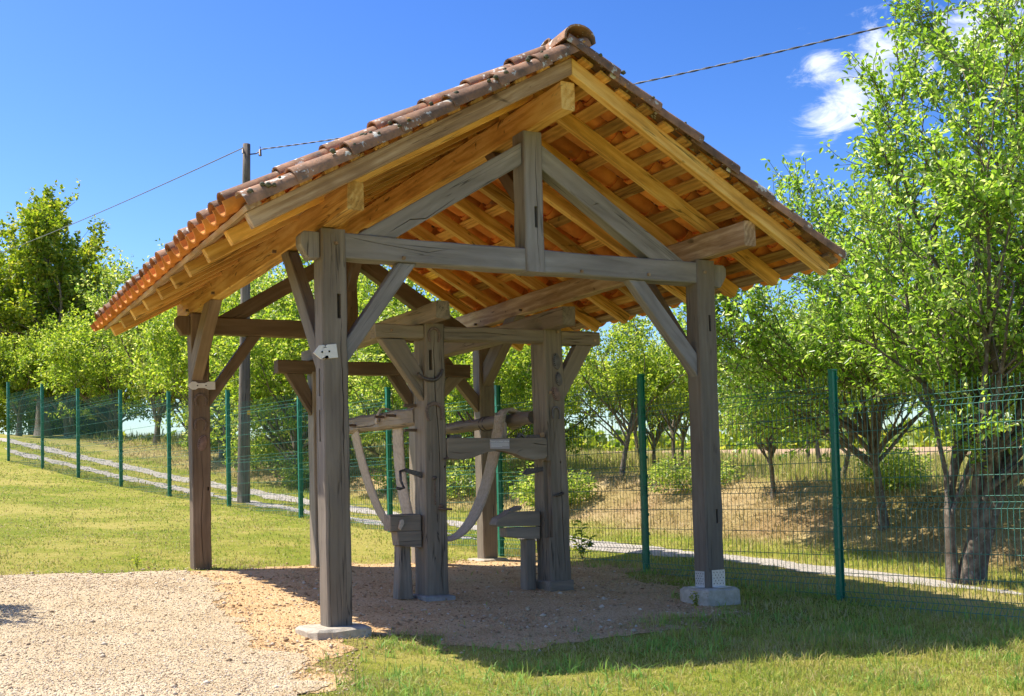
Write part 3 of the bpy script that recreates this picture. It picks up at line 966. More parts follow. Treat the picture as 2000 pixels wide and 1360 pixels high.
                obj('cover_tile', random.choice(cov), roof, M)
        # moss cushions on the verge tiles
        parts = []
        R = random.Random(5 + s)
        for q in range(26 if s > 0 else 10):
            u = R.uniform(.0, 2.7); phi = math.radians(R.uniform(15, 100))
            c = np.array(pt(u, -.7805 - .096 * math.cos(phi) - .01, .036 + .082 * math.sin(phi)))
            rr = R.uniform(.010, .027)
            ang = np.linspace(0, 2 * np.pi, 7)[:-1]
            V = [c + np.array([math.cos(a) * rr, math.sin(a) * rr * .8, R.uniform(-.3, .3) * rr]) for a in ang]
            V += [c + np.array([math.cos(a) * rr * .6, math.sin(a) * rr * .5, rr * .7]) for a in ang] + [c + np.array([0, 0, rr * .95]), c - np.array([0, 0, rr * .6])]
            F = []
            for i in range(6):
                j = (i + 1) % 6
                F += [(i, j, 6 + j, 6 + i), (6 + i, 6 + j, 12, 12), (j, i, 13, 13)]
            parts.append((np.array(V), np.array([(a, b, c_, d) for a, b, c_, d in F])))
        tri = []
        for V, F in parts:
            T = []
            for a, b, c_, d in F:
                T.append((a, b, c_))
                if d != c_: T.append((a, c_, d))
            tri.append((V, np.array(T)))
        V, F = join_np(tri)
        tag(obj('moss', np_mesh('moss', V, F, M_MOSS, True), roof), kind='stuff')
    # ridge tiles
    rme = bm_mesh('ridge_tile', half_pipe(.45, .135, .12, .015, 1, 10), M_COVER); smooth_by_angle(rme)
    for i in range(15):
        y = -.87 + .40 * i
        M = Matrix(((0, -1, 0, XM + random.uniform(-.008, .008)), (1, 0, 0, y), (-.02, 0, 1, 4.245 + random.uniform(0, .01)), (0, 0, 0, 1)))
        obj('ridge_tile', rme, root, M)
    # marks on the posts
    A, B, C_, D = P['A'], P['B'], P['C'], P['D']
    fy = -HB
    cut_box(A, (.018, fy - .02, 2.22), (.048, fy + .07, 2.40))
    cut_crack(A, [(.050, 2.22), (.040, 1.98), (.052, 1.75), (.055, 1.52), (.048, 1.25), (.052, 1.12)], fy, .010, .04)
    cut_crack(A, [(-.02, 2.86), (-.016, 2.72), (-.01, 2.62)], fy, .005, .03)
    cut_box(A, (-HB - .02, -.01, 1.66), (-HB + .06, .018, 1.86)); cut_box(A, (-HB - .02, -.008, 1.33), (-HB + .06, .02, 1.56))
    cut_crack(A, [(-.07, 1.1), (-.066, .8), (-.072, .4), (-.07, .1)], fy, .006, .03)
    cut_box(B, (WX + .01, fy - .02, 2.26), (WX + .032, fy + .06, 2.40)); cut_box(B, (WX + .02, fy - .02, 0.62), (WX + .04, fy + .06, .74))
    cut_crack(C_, [(0.0, 1.42), (.012, 1.1), (-.012, .72), (-.008, .45), (.02, .2)], LY + fy, .009, .05)
    cut_box(C_, (.055, LY + fy - .02, 1.02), (.072, LY + fy + .05, 1.06))
    cut_box(kp, (XM + .0, -.13, 3.02), (XM + .03, -.03, 3.19))
    cut_crack(kp, [(XM + .03, 3.78), (XM + .02, 3.5), (XM + .028, 3.2), (XM + .022, 2.9), (XM + .04, 2.68)], -.1, .007, .04)
    cut_crack(pa, [(.45, 2.89), (.62, 3.0), (.75, 3.02), (1.0, 3.2)], -.065, .010, .04)
    cut_crack(pb, [(2.30, 3.28), (2.24, 3.26)], -.065, .008, .04)
    cut_crack(tie, [(.1, 2.83), (.3, 2.80), (.75, 2.755), (.95, 2.80)], -.0825, .006, .03)
    run_carving()
    # irons nailed to the posts
    horseshoe(C_, .0, LY + fy - .001, 1.97, .135, .13, M_RUST, .05)
    horseshoe(C_, -.005, LY + fy - .001, 1.715, .14, .13, M_RUST, -.1)
    sole_plate(C_, .01, LY + fy - .001, 1.515, .10, .17, M_SOLE, -.25)
    def arrow(parent, x0, x1, z, y, ang, half=.042, tip=True):
        Ln = x1 - x0
        pl = [(0, 0), (.05, -half), (.085, -half), (.11, -half * .55), (Ln - .11, -half * .55), (Ln - .07, -half), (Ln, -half), (Ln, half), (Ln - .07, half), (Ln - .11, half * .55), (.11, half * .55), (.085, half), (.05, half)]
        ca, sa = math.cos(ang), math.sin(ang)
        o = prism('arrow_plate', parent, [(x0 + a * ca - b * sa, z + a * sa + b * ca) for a, b in pl], y - .012, y, 'xz', M_WHITE, bevel=.0015)
        for q in (.36, .66):
            tube('screw', o, [(x0 + Ln * q * ca, y - .011, z + Ln * q * sa), (x0 + Ln * q * ca, y - .0165, z + Ln * q * sa)], .007, M_BLACK, 8)
        return o
    arrow(C_, -.14, .15, 2.115, LY + fy - .001, .02)
    arrow(A, -.17, .01, 2.02 - .06, fy - .001, .12, .05)
    # perforated brackets at the foot of post B
    def bracket(x0, x1, z0, z1, yface, along):
        bm = bmesh.new()
        def q(a, b, c):  # a along, b out, c up
            return (a, yface - b, c) if along == 'x' else (yface - b, a, c)
        for lo, hi in (((x0, 0.001, z0), (x1, .005, z1)), ((x0, .005, z0), (x1, .085, z0 + .004))):
            vs = [bm.verts.new(q(a, b, c)) for a in (lo[0], hi[0]) for b in (lo[1], hi[1]) for c in (lo[2], hi[2])]
            for f in ((0, 1, 3, 2), (4, 6, 7, 5), (0, 4, 5, 1), (2, 3, 7, 6), (0, 2, 6, 4), (1, 5, 7, 3)): bm.faces.new([vs[i] for i in f])
        for r in range(5):
            for c in range(3 - r % 2 + 1):
                a = x0 + (x1 - x0) * (.14 + .24 * c + (.12 if r % 2 else 0)); z = z0 + .03 + (z1 - z0 - .05) * r / 4
                if a > x1 - .008: continue
                bmq = bmesh.ops.create_cube(bm, size=.007, matrix=Matrix.Translation(q(a, .003, z)))
                for f in {f for v in bmq['verts'] for f in v.link_faces}: f.material_index = 1
        me = bm_mesh('angle_bracket', bm, M_GALV); me.materials.append(M_BLACK)
        return obj('angle_bracket', me, B)
    bracket(WX - .045, WX + .09, .08, .225, fy, 'x')
    bracket(-.06, .07, .08, .215, WX - HB, 'y')
    return root
M_MOSS = spot_mat('moss', (0.05, 0.05, 0.025), (0.17, 0.16, 0.10), [], scale=40)
build_pavilion()

# ------------------------------------------------------------------ ox-shoeing frame
def ribbon(name, pts, width_dir, width, thick, mat, parent=None, rough=0.0, sub=1):
    pts = np.asarray(pts, float)
    n = len(pts)
    wd = np.broadcast_to(np.asarray(width_dir, float), (n, 3))
    T = np.gradient(pts, axis=0); T /= np.linalg.norm(T, axis=1)[:, None]
    W = wd - T * (wd * T).sum(1)[:, None]; W /= np.linalg.norm(W, axis=1)[:, None]
    Nn = np.cross(T, W)
    wv = np.broadcast_to(np.asarray(width, float), (n,))
    th = np.broadcast_to(np.asarray(thick, float), (n,))
    prof = [(-.5, -.4), (-.25, -.5), (0, -.5), (.25, -.5), (.5, -.4), (.5, .4), (.25, .5), (0, .5), (-.25, .5), (-.5, .4)]
    m = len(prof)
    V = []
    for i in range(n):
        for (a, b) in prof:
            r = random.uniform(-1, 1) * rough * (1 if i % 2 else .6)
            ra = random.uniform(-1, 1) * rough * .8
            V.append(pts[i] + W[i] * (a * wv[i] + ra) + Nn[i] * (b * th[i] + r + (.0016 if i % 2 else -.0016)))
    F = []
    for i in range(n - 1):
        for k in range(m):
            F.append((i * m + k, i * m + (k + 1) % m, (i + 1) * m + (k + 1) % m, (i + 1) * m + k))
    for o in (0, (n - 1) * m):
        for k in range(4):
            F.append((o + k, o + k + 1, o + m - 2 - k, o + m - 1 - k))
    V = np.array(V); c = V.mean(0)
    return obj(name, np_mesh(name, V - c, F, mat, True), parent, Matrix.Translation(Vector(c)))

M_BELT = spot_mat('woven_belt', (0.42, 0.345, 0.26), (0.60, 0.51, 0.40), [((0.34, 0.27, 0.19), 30, 0.62, 0.1)], scale=30, bump=0.004, rough=0.95, rnd=0.05)
M_FLEECE = spot_mat('matted_fleece', (0.40, 0.32, 0.22), (0.64, 0.55, 0.42), [((0.30, 0.23, 0.15), 30, 0.6, 0.1)], scale=40, bump=0.008, rough=1.0, rnd=0.05)

def build_frame():
    root = empty('shoeing_frame', (2.0, 2.6, 0.1))
    tag(root, 'old dark timber ox-shoeing frame hung with horseshoes, standing under the tiled shelter', 'shoeing frame')
    m = M_FRAMEW
    YF = 1.30
    RY = 3.95
    # front posts taper upwards
    t1 = beam('post', root, (1.378, YF + .125, .045), (1.405, YF + .125, 2.435), .222, .25, m, jit=.005, chamfer=.012, w1=.19, h1=.25)
    t2 = beam('post', root, (2.635, YF + .14, .10), (2.612, YF + .14, 2.45), .225, .28, m, jit=.005, chamfer=.012, w1=.195, h1=.27)
    t3 = beam('post', root, (1.245, RY + .1, .12), (1.245, RY + .1, 2.27), .2, .2, m, jit=.004)
    t4 = beam('post', root, (2.42, RY + .1, .12), (2.42, RY + .1, 2.27), .2, .2, m, jit=.004)
    box('footing_stone', root, (1.235, YF - .075, -.09), (1.515, YF + .27, .045), M_STONE, .012, .012)
    box('wooden_block', root, (2.49, YF - .035, -.005), (2.745, YF + .28, .098), m, .01, .004)
    box('footing_stone', root, (2.52, YF - .06, -.09), (2.79, YF + .3, -.008), M_STONE, .012, .01)
    # cross beams (front one let into the posts, butted either side)
    fb = beam('crossbeam', root, (.855, YF + .09, 2.355), (1.306, YF + .09, 2.362), .15, .125, m, jit=.006)
    fm = beam('crossbeam', root, (1.502, YF + .09, 2.355), (2.514, YF + .09, 2.37), .15, .125, m, jit=.007)
    fr = beam('crossbeam', root, (2.71, YF + .09, 2.365), (3.13, YF + .09, 2.365), .15, .125, m, jit=.006)
    rb = beam('crossbeam', root, (.77, RY + .1, 2.325), (3.03, RY + .1, 2.325), .16, .14, M_BROWN, jit=.006)
    # long beams
    lb = beam('long_beam', root, (1.345, .98, 2.51), (1.21, 4.33, 2.46), .135, .155, m, jit=.005, h1=.13)
    lr = beam('long_beam', root, (2.60, .98, 2.515), (2.40, 4.33, 2.46), .14, .17, m, jit=.005, h1=.13)
    # braces
    prism('brace', root, [(.90, 2.29), (1.13, 2.29), (1.303, 1.99), (1.298, 1.75)], YF + .03, YF + .13, 'xz', m)
    prism('brace', root, [(3.06, 2.30), (2.88, 2.30), (2.716, 2.03), (2.718, 1.76)], YF + .03, YF + .13, 'xz', m)
    prism('brace', root, [(.86, 2.255), (1.06, 2.255), (1.143, 2.05), (1.143, 1.80)], RY + .05, RY + .14, 'xz', M_BROWN)
    prism('brace', root, [(2.97, 2.255), (2.77, 2.255), (2.523, 2.05), (2.523, 1.83)], RY + .05, RY + .14, 'xz', m)
    prism('brace', root, [(2.04, 2.255), (2.20, 2.255), (2.317, 2.05), (2.317, 1.86)], RY + .05, RY + .14, 'xz', M_BROWN)
    # side rails
    ls = beam('side_rail', root, (1.29, RY, 1.655), (1.345, YF + .25, 1.63), .12, .16, m, jit=.008, chamfer=.02)
    o8 = []
    for i in range(8):
        pass
    pts = [np.array([2.53, YF + .28, 1.63]) * (1 - t) + np.array([2.40, RY, 1.62]) * t for t in np.linspace(0, 1, 12)]
    rr = [.062 + .006 * math.sin(i * 2.1) for i in range(12)]
    V, F = tube_np(pts, rr, 8)
    c = V.mean(0)
    M = frame_x(pts[0], pts[-1]); M.translation = Vector(c)
    V2 = (np.array(M.inverted().to_3x3()) @ (V - c).T).T
    rs = obj('round_rail', np_mesh('round_rail', V2, F, m), root, M)
    for (y, a) in ((2.55, .4), (2.75, .7), (3.35, .5)):
        tube('peg', root, [(2.36, y, 1.66), (2.30, y + .02, 1.74 + a * .03)], .011, M_RUST, 6)
    for y in (2.42, 2.50):
        tube('iron_ring', root, [(2.47 + math.cos(a) * .072, y + .0, 1.622 + math.sin(a) * .072) for a in np.linspace(0, 2 * math.pi, 17)], .006, M_IRON, 6)
    for (y, z) in ((1.95, 1.66), (2.22, 1.665), (2.95, 1.63)):
        peg(root, (1.29, y, z), (-1, -.25, 0), .13, .012, M_RUST, square=True)
    for z in (1.72, 1.50):
        peg(root, (1.30, 1.5, z), (-1, 0, 0), .12, .013, M_BROWN)
    # arched bar with plaque and small irons
    poly = []
    for t in np.linspace(0, 1, 6): poly.append((1.502 + t * .01, 1.42 - .0 - t * .0))
    top = [(1.497, 1.405), (1.515, 1.425), (2.0, 1.418), (2.49, 1.425), (2.515, 1.405)]
    bot = [(2.515, 1.25), (2.49, 1.225), (2.38, 1.215), (2.28, 1.232), (2.18, 1.275), (2.09, 1.305), (2.0, 1.315), (1.90, 1.30), (1.82, 1.268), (1.73, 1.235), (1.63, 1.228), (1.505, 1.235)]
    bar = prism('arched_bar', root, top + bot, YF - .005, YF + .115, 'xz', M_FRAMEW, bevel=.007)
    pq = prism('plaque', root, [(1.92, 1.322), (2.118, 1.318), (2.118, 1.408), (1.92, 1.406)], YF - .013, YF - .0055, 'xz', M_PLAQUE, bevel=.001)
    cu = bpy.data.curves.new('lettering', 'FONT')
    cu.body = "Travail ou m\u00e9tier \u00e0 ferrer"
    cu.size = .0185; cu.align_x = 'CENTER'; cu.align_y = 'CENTER'
    cu.extrude = .0006
    to = bpy.data.objects.new('lettering_source', cu)
    COL.objects.link(to)
    bpy.context.view_layer.update()
    tme = bpy.data.meshes.new_from_object(to.evaluated_get(bpy.context.evaluated_depsgraph_get()))
    bpy.data.objects.remove(to); bpy.data.curves.remove(cu)
    tme.materials.clear(); tme.materials.append(M_TEXT)
    obj('lettering', tme, pq, Matrix.Translation((2.02, YF - .0142, 1.388)) @ Matrix.Rotation(math.radians(90), 4, 'X'))
    for i, (w, z) in enumerate(((.175, 1.372), (.178, 1.362), (.178, 1.352), (.11, 1.342))):
        box('text_line', pq, (1.932, YF - .0146, z - .0014), (1.932 + w, YF - .0135, z + .0014), M_TEXT, 0)
    def clamp(x0, x1, z, hgt, mt):
        return box('iron_strap', root, (x0, YF + .005, z), (x1, YF + .07, z + hgt), mt, .003)
    clamp(1.53, 1.65, 1.424, .028, M_IRON); clamp(2.33, 2.45, 1.424, .025, M_IRON)
    box('wedge', root, (2.445, YF - .012, 1.426), (2.485, YF + .03, 1.47), M_PINEW, .003)
    prism('iron_hook', root, [(2.22, 1.424), (2.235, 1.455), (2.22, 1.462), (2.25, 1.47), (2.29, 1.45), (2.305, 1.424), (2.285, 1.424), (2.262, 1.45), (2.25, 1.424)], YF + .02, YF + .05, 'xz', M_IRON, .002)
    beam('peg', root, (2.105, YF + .05, 1.42), (2.108, YF + .05, 1.56), .028, .03, m)
    # knee rests
    box('knee_rest', root, (.975, 1.36, .615), (1.262, 1.52, .755), m, .008, .006)
    prism('rest_bracket', root, [(1.045, .485), (1.03, .61), (1.262, .61), (1.262, .46), (1.12, .475)], 1.35, 1.5, 'xz', m)
    beam('rest_leg', root, (1.115, 1.46, .02), (1.125, 1.46, .485), .14, .14, m, w1=.11, h1=.12)
    prism('cloth_scrap', root, [(1.055, .70), (1.04, .64), (1.055, .62), (1.075, .66), (1.09, .675), (1.085, .71), (1.07, .715)], 1.325, 1.36, 'xz', M_BELT, .003)
    prism('knee_rest', root, [(2.035, .64), (2.06, .69), (2.16, .735), (2.20, .745), (2.49, .745), (2.49, .605), (2.06, .615), (2.035, .625)], 1.42, 1.58, 'xz', m)
    prism('rest_bracket', root, [(2.14, .515), (2.13, .60), (2.49, .60), (2.49, .485), (2.36, .49)], 1.43, 1.57, 'xz', m)
    beam('rest_leg', root, (2.40, 1.52, .02), (2.405, 1.52, .485), .10, .14, m)
    prism('leather_strap', root, [(2.10, .70), (2.19, .765), (2.22, .765), (2.30, .80), (2.315, .78), (2.29, .755), (2.22, .75)], 1.44, 1.56, 'xz', M_FRAMEW, .003)
    # irons on the front posts
    horseshoe(t1, 1.398, YF - .001, 2.335, .125, .135, M_RUST, -.03)
    pts = []
    for t in np.linspace(0, 1, 14):
        a = math.radians(200 + 150 * t)
        pts.append((1.36 + .14 * math.cos(a) * (1 if t < .5 else .75), YF - .018, 2.045 + .095 * math.sin(a) - .02 + .05 * max(0, t - .6)))
    tube('bent_iron', t1, pts, [.013 + .005 * math.sin(math.pi * i / 13) for i in range(14)], M_IRON, 8)
    horseshoe(t1, 1.385, YF - .001, 1.655, .185, .17, M_RUST, .08)
    tube('nail', t1, [(1.368, YF + .01, 1.07), (1.368, YF - .03, 1.07)], .016, M_IRON, 8)
    ch = [(1.37 + .004 * math.sin(i * 2.2), YF - .012 - .006 * (i % 2), 1.055 - i * .017) for i in range(14)]
    tube('chain', t1, ch, [.006 if i % 2 else .0035 for i in range(14)], M_RUST, 6)
    tube('latch', t1, [(1.405, YF - .01, .80), (1.43, YF - .035, .795), (1.50, YF - .035, .79), (1.52, YF - .03, .79)], [.014, .011, .010, .010], M_RUST, 7)
    tube('latch', t1, [(1.43, YF + .005, .825), (1.43, YF - .03, .825)], .017, M_RUST, 8)
    tube('peg', t1, [(1.455, YF - .03, 1.235), (1.50, YF - .03, 1.24)], [.009, .011], M_RUST, 7)
    # windlass crank on the left face of the left post
    prism('iron_bracket', root, [(1.12, 1.13), (1.13, 1.16), (1.28, 1.12), (1.28, 1.07)], YF + .06, YF + .085, 'xz', M_IRON, .002)
    tube('crank', root, [(1.13, YF + .07, 1.145), (1.05, YF - .0, 1.13), (1.045, YF - .02, 1.05), (1.07, YF - .03, .985), (1.02, YF - .06, .98), (.985, YF - .08, .985)], [.014, .013, .012, .012, .013, .014], M_IRON, 8)
    prism('iron_bracket', root, [(2.31, 1.09), (2.35, 1.14), (2.52, 1.155), (2.52, 1.115), (2.35, 1.08)], YF + .09, YF + .12, 'xz', M_IRON, .002)
    # right post: ox shoes, horseshoe, hook
    sole_plate(t2, 2.637, YF - .002, 2.135, .085, .16, M_SOLEG, .1)
    sole_plate(t2, 2.655, YF - .002, 1.97, .075, .135, M_SOLEG, .1)
    sole_plate(t2, 2.625, YF - .002, 1.83, .085, .14, M_SOLE, .45)
    horseshoe(t2, 2.618, YF - .001, 1.655, .10, .125, M_SOLEG, 0)
    tube('hook', t2, [(2.64, YF + .005, .90), (2.625, YF - .045, .895), (2.565, YF - .05, .885), (2.555, YF - .05, .895)], [.012, .012, .011, .008], M_IRON, 8)
    tube('hook', t2, [(2.655, YF + .005, .905), (2.655, YF - .03, .905)], .014, M_IRON, 7)
    # cracks, mortises
    f = YF
    cut_crack(t1, [(1.405, 2.36), (1.392, 2.2), (1.398, 1.95), (1.40, 1.75), (1.42, 1.55), (1.428, 1.2), (1.418, .85), (1.408, .62)], f, .011, .06)
    cut_crack(t1, [(1.445, .5), (1.425, .3), (1.43, .06)], f, .009, .05)
    cut_box(t1, (1.345, f - .02, 2.02), (1.376, f + .07, 2.20))
    cut_crack(t2, [(2.66, 1.25), (2.655, .95), (2.665, .55), (2.68, .15)], f, .010, .05)
    cut_crack(t2, [(2.59, 2.3), (2.60, 1.7), (2.585, 1.35)], f, .005, .03)
    cut_box(t2, (2.515, f - .03, .50), (2.553, f + .09, 1.21))
    cut_box(t2, (2.65, f - .02, 1.185), (2.664, f + .04, 1.205))
    cut_box(t1, (1.468, f - .02, 1.155), (1.482, f + .04, 1.175))
    cut_crack(bar, [(1.51, 1.30), (1.62, 1.285), (1.75, 1.29)], f - .005, .006, .03)
    cut_crack(bar, [(2.515, 1.355), (2.42, 1.362), (2.36, 1.372)], f - .005, .011, .04)
    cut_crack(bar, [(2.19, 1.275), (2.22, 1.30), (2.26, 1.315)], f - .005, .005, .03)
    cut_crack(fm, [(1.6, 2.36), (1.9, 2.375), (2.3, 2.36)], f + .015, .006, .03)
    cut_crack(fr, [(2.72, 2.36), (2.84, 2.352), (2.95, 2.36)], f + .015, .006, .03)
    cut_crack(fb, [(.88, 2.33), (1.1, 2.35)], f + .015, .004, .03)
    cut_crack(ls, [(2.3, 1.64), (2.5, 1.60), (2.8, 1.605), (3.1, 1.62)], 1.255, .012, .05, 'x')
    run_carving()
    for (x, z) in ((2.655, 2.41), (1.0, 2.36), (3.07, 2.345), (2.56, 1.84)):
        peg(root, (x, f - .003 if 2.5 < x < 2.75 else f + .018, z), (0, -1, 0), .02, .01)

    # two belly slings
    def hang(p0, p1, bottom, n=46, drop0=0.0):
        p0, p1 = np.array(p0), np.array(p1)
        out = []
        for t in np.linspace(0, 1, n):
            # denser towards the steep ends
            s = .5 - .5 * math.cos(math.pi * t)
            e = abs(2 * s - 1) ** 3.3
            z = bottom + (p0[2] * (1 - s) + p1[2] * s - bottom) * e
            out.append((p0[0] * (1 - s) + p1[0] * s, p0[1] * (1 - s) + p1[1] * s, z))
        return out
    sl = empty('belly_sling', (1.9, 2.3, .5))
    tag(sl, 'long woven belly sling sagging low across the shoeing frame, fleecy at its upper end', 'sling', 'slings of the shoeing frame')
    a, b = (1.27, 3.02, 1.56), (2.40, 2.02, 1.62)
    pts = hang(a, b, .475, 70)
    ribbon('belt', pts, (.12, 1, 0), .31, .016, M_BELT, sl, .0012)
    # fleece where it goes over the round rail
    fp = []
    c0 = np.array([2.475, 1.98, 1.63])
    for t in np.linspace(0, 1, 26):
        if t < .55:
            s = t / .55
            fp.append(np.array([2.385, 2.02, 1.38 + .25 * s]))
        else:
            an = math.radians(180 - 230 * (t - .55) / .45)
            fp.append(c0 + np.array([math.cos(an) * .095, -.02 * (t - .55), math.sin(an) * .095]))
    ribbon('fleece', fp, (-.1, -1, 0), [.21 + .02 * math.sin(i) for i in range(26)], [.022 + .02 * i / 25 for i in range(26)], M_FLEECE, sl, .011)
    s2 = empty('belly_sling', (1.5, 2.2, .8))
    tag(s2, 'short woven sling strap hanging from the left rail behind the left front post', 'sling', 'slings of the shoeing frame')
    pts2 = []
    for t in np.linspace(0, 1, 40):
        pts2.append((1.37 + .16 * t ** 2, 2.12 + .05 * t, 1.58 - 1.02 * t - .05 * math.sin(t * 3)))
    ribbon('belt', pts2, (.1, -1, 0), .20, .016, M_BELT, s2, .0012)
    loop = []
    for t in np.linspace(0, 1, 30):
        an = math.radians(-70 + 250 * t)
        loop.append((1.315 + math.cos(an) * .085 - .0, 2.3 + .02 * t, 1.655 + math.sin(an) * .1 + (.0 if t < .75 else -.2 * (t - .75))))
    ribbon('strap_loop', loop, (0, 1, 0), .05, .014, M_BELT, s2, .003)
build_frame()

# ------------------------------------------------------------------ fence of green mesh panels
FENCE = [(5.10, -5.35, -.36), (4.78, -2.88, -.23), (4.45, -.39, -.08), (4.12, 2.11, .12), (3.69, 4.6, .22), (3.24, 7.08, .41), (2.74, 9.55, .59), (2.24, 12.02, .79),
         (1.74, 14.5, .97), (1.26, 16.97, 1.21), (.75, 19.44, 1.45), (.26, 21.91, 1.76), (-.3, 24.37, 2.03)]

def build_fence():
    root = empty('mesh_fence', (2.2, 12, .8))
    tag(root, 'green welded mesh fence stepping down the slope behind the shelter', 'fence')
    bm = bmesh.new()
    def bx(lo, hi, mi=0):
        r = bmesh.ops.create_cube(bm, size=1)
        for v in r['verts']: v.co = Vector(((lo[i] + hi[i]) / 2 + v.co[i] * (hi[i] - lo[i])) for i in range(3))
    # H-shaped post with a cap and clips
    bx((-.022, -.032, -.35), (.022, -.026, 2.0)); bx((-.022, .026, -.35), (.022, .032, 2.0)); bx((-.006, -.026, -.35), (.006, .026, 2.0))
    bx((-.026, -.036, 2.0), (.026, .036, 2.012))
    for i in range(10): bx((-.028, -.04, .12 + i * .2), (.028, -.032, .15 + i * .2))
    pme = bm_mesh('fence_post', bm, M_GREEN)
    parts = []
    fold = []
    zs = [0.0, .10, .15, .20, .5, .91, .96, 1.01, 1.4, 1.73, 1.78, 1.83, 1.93]
    yo = {.15: -.035, .96: -.035, 1.78: -.035}
    for i in range(50):
        x = .025 + i * .05
        parts.append(tube_np([(x, yo.get(z, 0), z) for z in zs], .0026, 4, False))
    for z in (.02, .10, .15, .20, .36, .56, .76, .91, .96, 1.01, 1.17, 1.37, 1.57, 1.73, 1.78, 1.83):
        parts.append(tube_np([(0, yo.get(z, 0) - .004, z), (1.25, yo.get(z, 0) - .004, z), (2.5, yo.get(z, 0) - .004, z)], .003, 4, False))
    V, F = join_np(parts)
    wme = np_mesh('mesh_panel', V, F, M_WIRE, True)
    for i, (x, y, z) in enumerate(FENCE):
        nx = FENCE[min(i + 1, len(FENCE) - 1)]; pv = FENCE[max(i - 1, 0)]
        a = math.atan2(nx[1] - pv[1], nx[0] - pv[0])
        M = Matrix.Translation((x, y, z)) @ Matrix.Rotation(a, 4, 'Z')
        if i == 0: M = M
        o = obj('fence_post', pme, root, M)
        if i < len(FENCE) - 1:
            q = FENCE[i + 1]
            d = Vector((q[0] - x, q[1] - y, 0)); Ln = d.length
            b = math.atan2(d.y, d.x)
            M = Matrix.Translation((x, y, min(z, q[2]) + .03)) @ Matrix.Rotation(b, 4, 'Z') @ Matrix.Translation((0, .036, 0)) @ Matrix.Diagonal((Ln / 2.5, 1, 1, 1))
            obj('mesh_panel', wme, root, M)
build_fence()

# ------------------------------------------------------------------ pole and cables
def build_pole():
    x, y = 2.70, 12.84
    z = H(x, y)
    top = np.array([2.86, 12.84, z + 6.55])
    root = empty('utility_pole', (x, y, z))
    tag(root, 'grey wooden utility pole with a small yellow tag, behind the green fence', 'pole')
    pts = [np.array([x, y, z - .3]) * (1 - t) + top * t for t in np.linspace(0, 1, 14)]
    V, F = tube_np(pts, [.118 - .05 * t for t in np.linspace(0, 1, 14)], 12)
    # local X along the pole for the grain
    M = frame_x(pts[0], pts[-1]); c = V.mean(0); M.translation = Vector(c)
    V2 = (np.array(M.inverted().to_3x3()) @ (V - c).T).T
    obj('pole_shaft', np_mesh('pole_shaft', V2, F, M_POLE, True), root, M)
    box('tag', root, (x - .03 + .09, y - .135, z + 1.58), (x + .03 + .09, y - .125, z + 1.66), M_YEL, .002)
    tube('insulator_arm', root, [top + [.03, -.05, -.2], top + [.15, -.08, -.18], top + [.24, -.1, -.12], top + [.22, -.1, -.05]], .012, M_IRON, 6)
    tube('insulator', root, [top + [.22, -.1, -.22], top + [.22, -.1, -.1]], [.03, .022], M_IRON, 8)
    tube('insulator', root, [top + [-.09, -.08, -.2], top + [-.09, -.08, -.12]], [.025, .02], M_IRON, 8)
    return top
TOP = build_pole()

def sag(p0, p1, s, n):
    p0, p1 = np.array(p0, float), np.array(p1, float)
    t = np.linspace(0, 1, n)[:, None]
    P = p0 * (1 - t) + p1 * t
    P[:, 2] -= (4 * s * t * (1 - t))[:, 0]
    return P

def cable_point(u, v, depth):
    d = FWD + RGT * (u - 1000) / 2296.3 - UPV * (v - 855.7) / 2296.3
    return CAMPOS + d * depth

def build_cables():
    a = TOP + [-.09, -.08, -.1]
    P = sag(a, (-.1, 46.37, 11.17), .12, 40)
    tag(tube('overhead_cable', None, P, .011, M_CABLE2, 5), 'thin overhead cable running left from the pole down into the trees', 'cable', 'overhead cables')
    # twisted pair to the right, passing behind the roof
    b = TOP + [.22, -.1, -.1]
    P = sag(b, (8.99, .05, 6.51), .2, 400)
    T = np.gradient(P, axis=0); T /= np.linalg.norm(T, axis=1)[:, None]
    A = np.cross(T, [0, 0, 1.0]); A /= np.linalg.norm(A, axis=1)[:, None]; B = np.cross(T, A)
    ln = np.concatenate([[0], np.cumsum(np.linalg.norm(np.diff(P, axis=0), axis=1))])
    root = empty('overhead_cable', tuple(b))
    tag(root, 'twisted overhead cable running right from the pole behind the roof peak', 'cable', 'overhead cables')
    for k, m in ((0, M_CABLE), (1, M_CABLE2)):
        ph = ln * 2 * math.pi / .42 + k * math.pi
        Q = P + (A * np.cos(ph)[:, None] + B * np.sin(ph)[:, None]) * .0075
        tube('strand', root, Q, .0075, m, 5)
build_cables()

